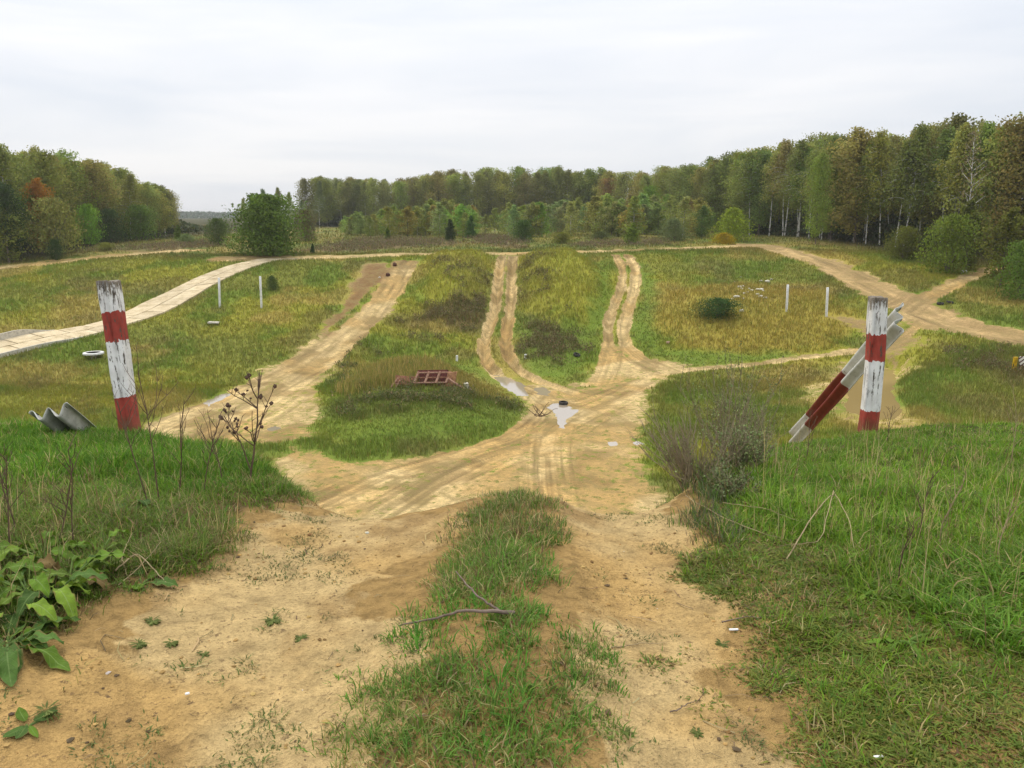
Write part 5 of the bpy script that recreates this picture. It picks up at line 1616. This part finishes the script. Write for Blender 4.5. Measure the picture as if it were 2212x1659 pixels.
for i, (u, v, h, ln, lb) in enumerate(((345, 1085, .85, (.06, 0), 'tall dry weed to the right of the left post, tallest of three stems'), (385, 1075, .7, (.25, 0), 'dry weed leaning right beside the left post weeds'), (322, 1090, .7, (-.18, 0), 'dry weed leaning left before the left post'),
                                       (35, 1150, .62, (-.1, 0), 'thin dark dry weed at the far left above the broad leaves'), (120, 1190, .5, (.2, 0), 'thin dry weed rising out of the broad leaves, leaning right'), (160, 1180, .55, (.05, 0), 'upright thin dry weed out of the broad leaves'),
                                       (20, 1200, .55, (.08, 0), 'dark dry weed at the left edge beside the broad leaves'), (745, 1110, .20, (0, 0), 'tiny dark dry weed on the lip of the left rut'), (440, 1070, .55, (.1, 0), 'fine dry weed between the burred weed and the left post'), (480, 1050, .5, (-.1, .1), 'fine dry weed just left of the burred weed'))):
    dry_weed(u, v, h, 40 + i, lb, False, ln, 7, .0045, None, .45)
for i, (u, v, h, ln, lb) in enumerate(((1985, 1170, .40, (.1, 0), 'dark dry weed among the right bank grass, nearer the post'), (2030, 1190, .42, (-.05, 0), 'dark dry weed among the right bank grass, beside the dock'), (1940, 1260, .36, (.02, 0), 'thin dry weed on the right bank above the mat'), (2150, 1230, .38, (.1, 0), 'thin dry weed near the right edge of the bank'), (1740, 1000, .42, (.12, 0), 'dry weed in front of the lower end of the rail'), (2180, 1010, .5, (.2, 0), 'tall dry weed at the upper right of the bank'), (1915, 960, .35, (0, 0), 'dry weed at the foot of the right post'))):
    dry_weed(u, v, h, 60 + i, lb, False, ln, 6, .004, M_STRAWST if i % 2 else M_DRY, .4)

# grey green wormwood bush on the right shoulder
def wormwood(u, v, h, n, spread, seed, label, leafy=.5, skew=0.0, colr=None):
    prng = np.random.default_rng(seed)
    f = Vector(at(u, v))
    root = empty('wormwood_bush', f - Vector((0, 0, .02)))
    tl, lp, lc = [], [], []
    for k in range(n):
        a, e = prng.uniform(0, 6.28), prng.uniform(0, 1) ** .7 * spread
        d = (math.cos(a) * e + skew, math.sin(a) * e * .8, 1)
        L = h * prng.uniform(.55, 1.1)
        s = (prng.normal(0, .05), prng.normal(0, .05), 0)
        pts, rr = wand(s, d, L, .0034, prng, 8, .09)
        tl.append(tube(pts, rr, 5))
        for j in range(prng.integers(3, 7)):
            i = prng.uniform(2, 7.9); q_ = int(i)
            p = pts[q_] * (1 - (i - q_)) + pts[min(q_ + 1, 8)] * (i - q_)
            dd = Vector(d).normalized() + Vector((prng.normal(0, .35), prng.normal(0, .35), .35))
            p2, r2 = wand(p, dd, L * prng.uniform(.15, .38), .0019, prng, 4, .12)
            tl.append(tube(p2, r2, 4))
            for q2 in np.concatenate([p2, (p2[:-1] + p2[1:]) / 2]):
                if prng.random() < leafy:
                    for _ in range(2):
                        lp.append(q2 + prng.normal(0, .010, 3)); lc.append(prng.uniform(.7, 1.25))
    obj('twigs', tubes_mesh('twigs', tl), stem_material('wormwood stem', (.14, .11, .068), (.28, .23, .145)), root)
    if lp:
        me = leaf_mesh('leaves', np.array(lp), .015, np.array(lc))
        m, nn, l, b = material('wormwood leaf', .8, .15)
        l.new(mixc(nn, l, 1.0, attr(nn, 'col').outputs['Color'], colr or (.19, .23, .085), 'MULTIPLY'), b.inputs['Base Color'])
        obj('leaves', me, m, root)
    tag(root, label, 'bush', None)
wormwood(1500, 5.35, .54, 84, 1.15, 5, 'twiggy grey brown bush on the shoulder of the right rut', .03, -.34)
wormwood(1575, 6.2, .80, 44, .6, 6, 'grey green leafy wormwood behind the twiggy bush', .5, -.05)
wormwood(1625, 6.6, .55, 34, .6, 7, 'grey green wormwood nearest the lower end of the rail', .3, .0)
wormwood(1600, 5.5, .36, 60, 1.3, 8, 'low tangled dark wormwood between the twiggy bush and long grass', .35, .1, (.19, .24, .09))
wormwood(1570, 4.9, .2, 44, 1.6, 9, 'lowest sprawling wormwood above the bare right rut', .35, .1, (.15, .185, .075))

# broad leaved plants
def broad_leaf(L, wd, prng, curl, ruffle=.03):
    nu, nv = 14, 7
    u = np.linspace(0, 1, nu)
    vv = np.linspace(-1, 1, nv)
    U, V = np.meshgrid(u, vv, indexing='ij')
    half = wd * .5 * (np.sin(math.pi * np.clip(U * .93 + .05, 0, 1)) ** .75) * (1 - .25 * U)
    x = U * L
    y = V * half
    ph = prng.uniform(0, 6)
    z = .35 * L * U - curl * L * U ** 2.2 + ruffle * np.abs(V) ** 1.5 * np.sin(U * 17 + ph + V) * 1.0 + .10 * np.abs(V) * half * 1.2
    i = np.arange(nu * nv).reshape(nu, nv)
    q = np.stack([i[:-1, :-1], i[1:, :-1], i[1:, 1:], i[:-1, 1:]], -1).reshape(-1, 4)
    return np.stack([x.ravel(), y.ravel(), z.ravel()], 1), q, np.abs(V).ravel(), U.ravel()
def leaf_mat(name, c, rib):
    m, n, l, b = material(name, .7, .15)
    e = attr(n, 'across').outputs['Fac']
    P = coord(n)
    nz = noise(n, l, P, 18, 4, .6)
    base = ramp(n, l, nz, [(.3, tuple(k * .62 for k in c)), (.6, c), (.8, tuple(k * 1.25 for k in c))])
    base = mixc(n, l, 1.0, base, ramp(n, l, mth(n, l, 'MULTIPLY', attr(n, 'tone').outputs['Fac'], .5), [(0.0, 0.0), (1.0, 2.0)]), 'MULTIPLY')
    al = attr(n, 'along').outputs['Fac']
    vein = mth(n, l, 'FRACT', mth(n, l, 'SUBTRACT', mth(n, l, 'MULTIPLY', al, 8.0), mth(n, l, 'MULTIPLY', e, 1.6)))
    vm = ramp(n, l, vein, [(0.0, .45), (.10, 0.0), (.92, 0.0), (1.0, .45)])
    edge = ramp(n, l, mth(n, l, "MULTIPLY", mth(n, l, "ADD", e, mth(n, l, "MULTIPLY", nz, .9)), .5), [(.66, 0.0), (.72, .7)])
    base = mixc(n, l, vm, base, rib)
    base = mixc(n, l, edge, base, (.20, .14, .05))
    l.new(mixc(n, l, ramp(n, l, e, [(.02, .8), (.10, 0.0)]), base, rib), b.inputs['Base Color'])
    bump(n, l, b, mth(n, l, 'MULTIPLY', vm, -1.0), .004, .7)
    t = n.new('ShaderNodeBsdfTranslucent'); l.new(base, t.inputs[0])
    x = n.new('ShaderNodeMixShader'); x.inputs[0].default_value = .25
    l.new(b.outputs[0], x.inputs[1]); l.new(t.outputs[0], x.inputs[2]); l.new(x.outputs[0], n['Material Output'].inputs[0])
    return m
M_BURD = [leaf_mat('burdock leaf', (.13, .235, .02), (.2, .3, .08)), leaf_mat('burdock pale leaf', (.19, .30, .03), (.26, .36, .10)), leaf_mat('withered leaf', (.20, .135, .045), (.22, .16, .07)), leaf_mat('blue green leaf', (.085, .165, .03), (.16, .24, .07))]
def rosette(u, v, nleaf, L, wd, seed, label, mats, rise=.5, name='burdock', petiole=.4, cat='plant'):
    prng = np.random.default_rng(seed)
    f = gnd(u, v)
    root = empty(name, f - Vector((0, 0, .01)))
    for k in range(nleaf):
        a = k * 2.4 + prng.normal(0, .35)
        l_ = L * prng.uniform(.6, 1.15)
        vt, q, ac, al = broad_leaf(l_, wd * prng.uniform(.8, 1.2) * l_ / L, prng, prng.uniform(.35, 1.0), .018 * l_ / .25)
        up = rise * prng.uniform(.3, 1.2)
        pet = petiole * l_ * prng.uniform(.6, 1.4)
        st = np.array([math.cos(a) * pet, math.sin(a) * pet, up * pet * 1.4])
        ca, sa = math.cos(a), math.sin(a)
        tw = prng.normal(0, .3)
        y2, z2 = vt[:, 1] * math.cos(tw) - vt[:, 2] * math.sin(tw) * .3, vt[:, 2] + vt[:, 1] * math.sin(tw)
        vt = np.stack([vt[:, 0] * ca - y2 * sa + st[0], vt[:, 0] * sa + y2 * ca + st[1], z2 + st[2]], 1)
        gz = H(vt[:, 0] + f.x, vt[:, 1] + f.y) - f.z + .022
        vt[:, 2] = np.maximum(vt[:, 2], gz)
        tv, tq = tube(np.array([[0, 0, 0], st * .5 + [0, 0, .01], st + np.array([ca, sa, .3]) * .02]), [.006, .005, .004], 5)
        vv = np.vstack([vt, tv]); qq = np.concatenate([q, tq + len(vt)])
        me = mesh_np('leaf', vv, qq, dict(across=np.concatenate([ac, np.zeros(len(tv))]), along=np.concatenate([al, np.zeros(len(tv))]), tone=np.full(len(vv), prng.uniform(.62, 1.22))))
        o = obj('leaf', me, mats[prng.integers(0, len(mats))], root)
    tag(root, label, cat, None)
B0, B1, B2, B3 = M_BURD
M_WEED = leaf_mat('weed leaf', (.15, .19, .045), (.18, .22, .06))
rosette(15, 1395, 20, .20, .085, 11, 'large burdock with broad pale green leaves in the lower left corner', [B0, B3, B3], .4)
rosette(60, 1290, 22, .17, .08, 12, 'burdock with some withered leaves at the left edge', [B0, B0, B1, B0, B3, B0, B0, B2], .9)
rosette(150, 1265, 24, .175, .08, 13, 'bright burdock hanging over the left rut edge', [B1, B0, B1, B0, B0, B3, B0, B1, B2], .8)
rosette(215, 1205, 12, .13, .06, 14, 'smaller burdock behind the bright one over the left rut', [B1, B0], .7)
rosette(95, 1215, 20, .17, .075, 15, 'darker burdock behind the others on the left bank', [B0, B0, B1, B0], 1.0)
rosette(35, 1340, 18, .165, .075, 31, 'dense burdock between the corner one and the left edge one', [B0, B1, B3], .7)
rosette(110, 1300, 18, .165, .075, 32, 'burdock with arching leaves low on the left bank', [B1, B0, B3], .8)
rosette(325, 1112, 3, .15, .13, 16, 'plant with few round leaves in the thatch of the left bank', [B3], .6)
rosette(265, 1095, 3, .14, .12, 17, 'plant with round leaves behind the other round leaved one', [B3, B0], .6)
rosette(305, 1262, 4, .13, .09, 18, 'low plant with greyish leaves beside dead stalks, left rut', [B3, B0], .3)
rosette(1905, 1300, 8, .17, .05, 19, 'dock with narrow pale leaves in the middle of the right grass', [B1, B0], .5, 'dock', .2)
rosette(2090, 1080, 5, .15, .06, 20, 'pale upright dock near the right edge of the bank', [B1, B3], 1.4, 'dock', .2)
rosette(1960, 1390, 6, .14, .045, 25, 'narrow leaved dock at the edge of the rank tufts', [B0], .7, 'dock', .2)
rosette(60, 1570, 5, .09, .05, 26, 'small plantain on the left rut near the bottom edge', [B0, B3], .2, 'plantain', .2)
for i, (u, v) in enumerate(((300, 1395), (370, 1392), (590, 1343), (650, 1380), (440, 1415), (330, 1345), (100, 1540), (1560, 1395), (1350, 1585), (1505, 1585))):
    rosette(u, v, [16, 9, 22, 12, 7, 18, 26, 10, 14, 8][i], [.03, .022, .045, .028, .02, .035, .04, .025, .03, .02][i], [.006, .01, .008, .005, .009, .007, .006, .01, .006, .008][i], 70 + i, ['small weed rosette on the left rut, left of a pair', 'small weed rosette on the left rut, right of a pair', 'small weed rosette near the centre of the left rut', 'faint small weed rosette beside the middle grass ridge', 'weed rosette below the pair on the left rut', 'weed rosette above the pair on the left rut', 'weed rosette in the lower left corner of the rut', 'weed rosette on the right rut near the white scrap', 'weed rosette beside the grass ridge on the right rut', 'lone weed rosette low on the right rut'][i], [M_WEED], .5, 'small_weed', .3, 'weed')

# twigs and scraps
M_TWIG = stem_material('twig bark', (.085, .06, .045), (.21, .16, .125))
def twig(pix, r, label, lift=.02, side=None, mat=None, name='fallen_twig'):
    tl = []
    def line(px_, r_):
        pts = []
        for (u, v, up) in px_:
            g = gnd(u, v); pts.append((g.x, g.y, g.z + lift + up))
        pts = np.array(pts)
        t = np.arange(len(pts)); tt_ = np.linspace(0, len(pts) - 1, 18)
        p = np.stack([np.interp(tt_, t, pts[:, k]) for k in range(3)], 1)
        p[1:-1] = .25 * p[:-2] + .5 * p[1:-1] + .25 * p[2:]
        p += rng.normal(0, .0018, p.shape)
        return tube(p, np.linspace(r_, r_ * .35, 18), 7)
    tl.append(line(pix, r))
    for s in side or []:
        tl.append(line(s, r * .7))
    c = np.mean([tl[0][0].mean(0)], 0)
    me = tubes_mesh(name, [(v - c, q) for v, q in tl])
    o = obj(name, me, mat or M_TWIG, None, tuple(c))
    tag(o, label, 'twig', None)
twig([(1110, 1338, 0), (1060, 1345, .02), (1000, 1348, .03), (930, 1358, .01), (860, 1365, 0)], .009, 'forked grey twig lying on the grassy middle ridge', .03, [[(1085, 1342, .01), (1050, 1325, .02), (1010, 1300, .045), (985, 1278, .07)]])
twig([(250, 1250, .03), (300, 1222, .06), (350, 1260, .02), (372, 1275, 0)], .004, 'bent dead stalk by the burdocks over the left rut', .01, [[(255, 1270, 0), (310, 1235, .03), (352, 1205, .08)], [(280, 1262, 0), (265, 1230, .05), (290, 1190, .09)]], M_STRAWST, 'dead_stalk')
twig([(1700, 1212, .0), (1745, 1165, .10), (1795, 1120, .16), (1830, 1170, .12), (1850, 1215, .0)], .0038, 'bent pale stalk making an arch in the right grass', .01, [[(1795, 1120, .16), (1770, 1190, .04), (1680, 1195, .03)]], M_STRAWST, 'dead_stalk')
twig([(1480, 1080, .02), (1560, 1140, .05), (1640, 1165, .03), (1700, 1170, .0)], .003, 'long dry stalk sprawling below the twiggy bush', .01, [[(1560, 1110, .06), (1650, 1130, .08), (1730, 1150, .05)]], M_STRAWST, 'dead_stalk')
twig([(1320, 1400, 0), (1380, 1394, .003), (1440, 1390, 0)], .0025, 'thin straw lying across the right rut', .004, None, M_STRAWST, 'dead_stalk')
twig([(1450, 1540, 0), (1490, 1522, .002), (1510, 1512, 0)], .0025, 'short straw on the lower right rut', .004, None, M_TWIG)
twig([(1560, 1345, 0), (1610, 1335, .004), (1650, 1337, 0)], .003, 'thin root lying at the edge of the right mat', .004, None, M_TWIG)
M_PAPER = simple('white plastic', (.78, .78, .76), .5, .1, 8)
for (u, v, L, a, lb) in ((1585, 1364, .042, .15, 'white stub of plastic at the edge of the right rut'), (1897, 1640, .032, .2, 'white scrap in the low mat, lower right'), (405, 1503, .016, .6, 'tiny pale splinter on the left rut')):
    f = gnd(u, v)
    tag(bm_obj('plastic_scrap', box_v(L, .011, .007, .002), M_PAPER, None, f + Vector((0, 0, .009)), (0, .05, a)), lb, 'scrap', None)
# dead twig clump in the middle of the crossing
def brush(u, v, seed):
    prng = np.random.default_rng(seed)
    f = gnd(u, v)
    tl = []
    for k in range(16):
        a = prng.uniform(0, 6.28)
        pts, rr = wand((prng.normal(0, .2), prng.normal(0, .2), -.05), (math.cos(a) * .9, math.sin(a) * .9, prng.uniform(.3, 1.2)), prng.uniform(.6, 1.5), .03, prng, 5, .2)
        tl.append(tube(pts, rr, 4))
    tag(obj('brushwood', tubes_mesh('brushwood', tl), M_DRY, None, f), 'small heap of dead brushwood left of the tyre puddle', 'brushwood')
brush(1168, 898, 3)

# ------------------------------------------------------------------ the air
def haze():
    bm = box_v(8800, 8800, 1, 0)
    m = bpy.data.materials.new('haze')
    m.use_nodes = True
    nt = m.node_tree
    nt.nodes.remove(nt.nodes['Principled BSDF'])
    v = nt.nodes.new('ShaderNodeVolumePrincipled')
    v.inputs['Color'].default_value = (.9, .91, .93, 1)
    v.inputs['Density'].default_value = .0002
    v.inputs['Anisotropy'].default_value = .2
    nt.links.new(v.outputs[0], nt.nodes['Material Output'].inputs['Volume'])
    for vv in bm.verts:
        vv.co.z = -18 if vv.co.z < 0 else 32
    o = bm_obj('haze', bm, m, None, (0, 0, 0))
    tag(o, 'thin pale haze in the air over the valley', None, None, 'stuff')
haze()
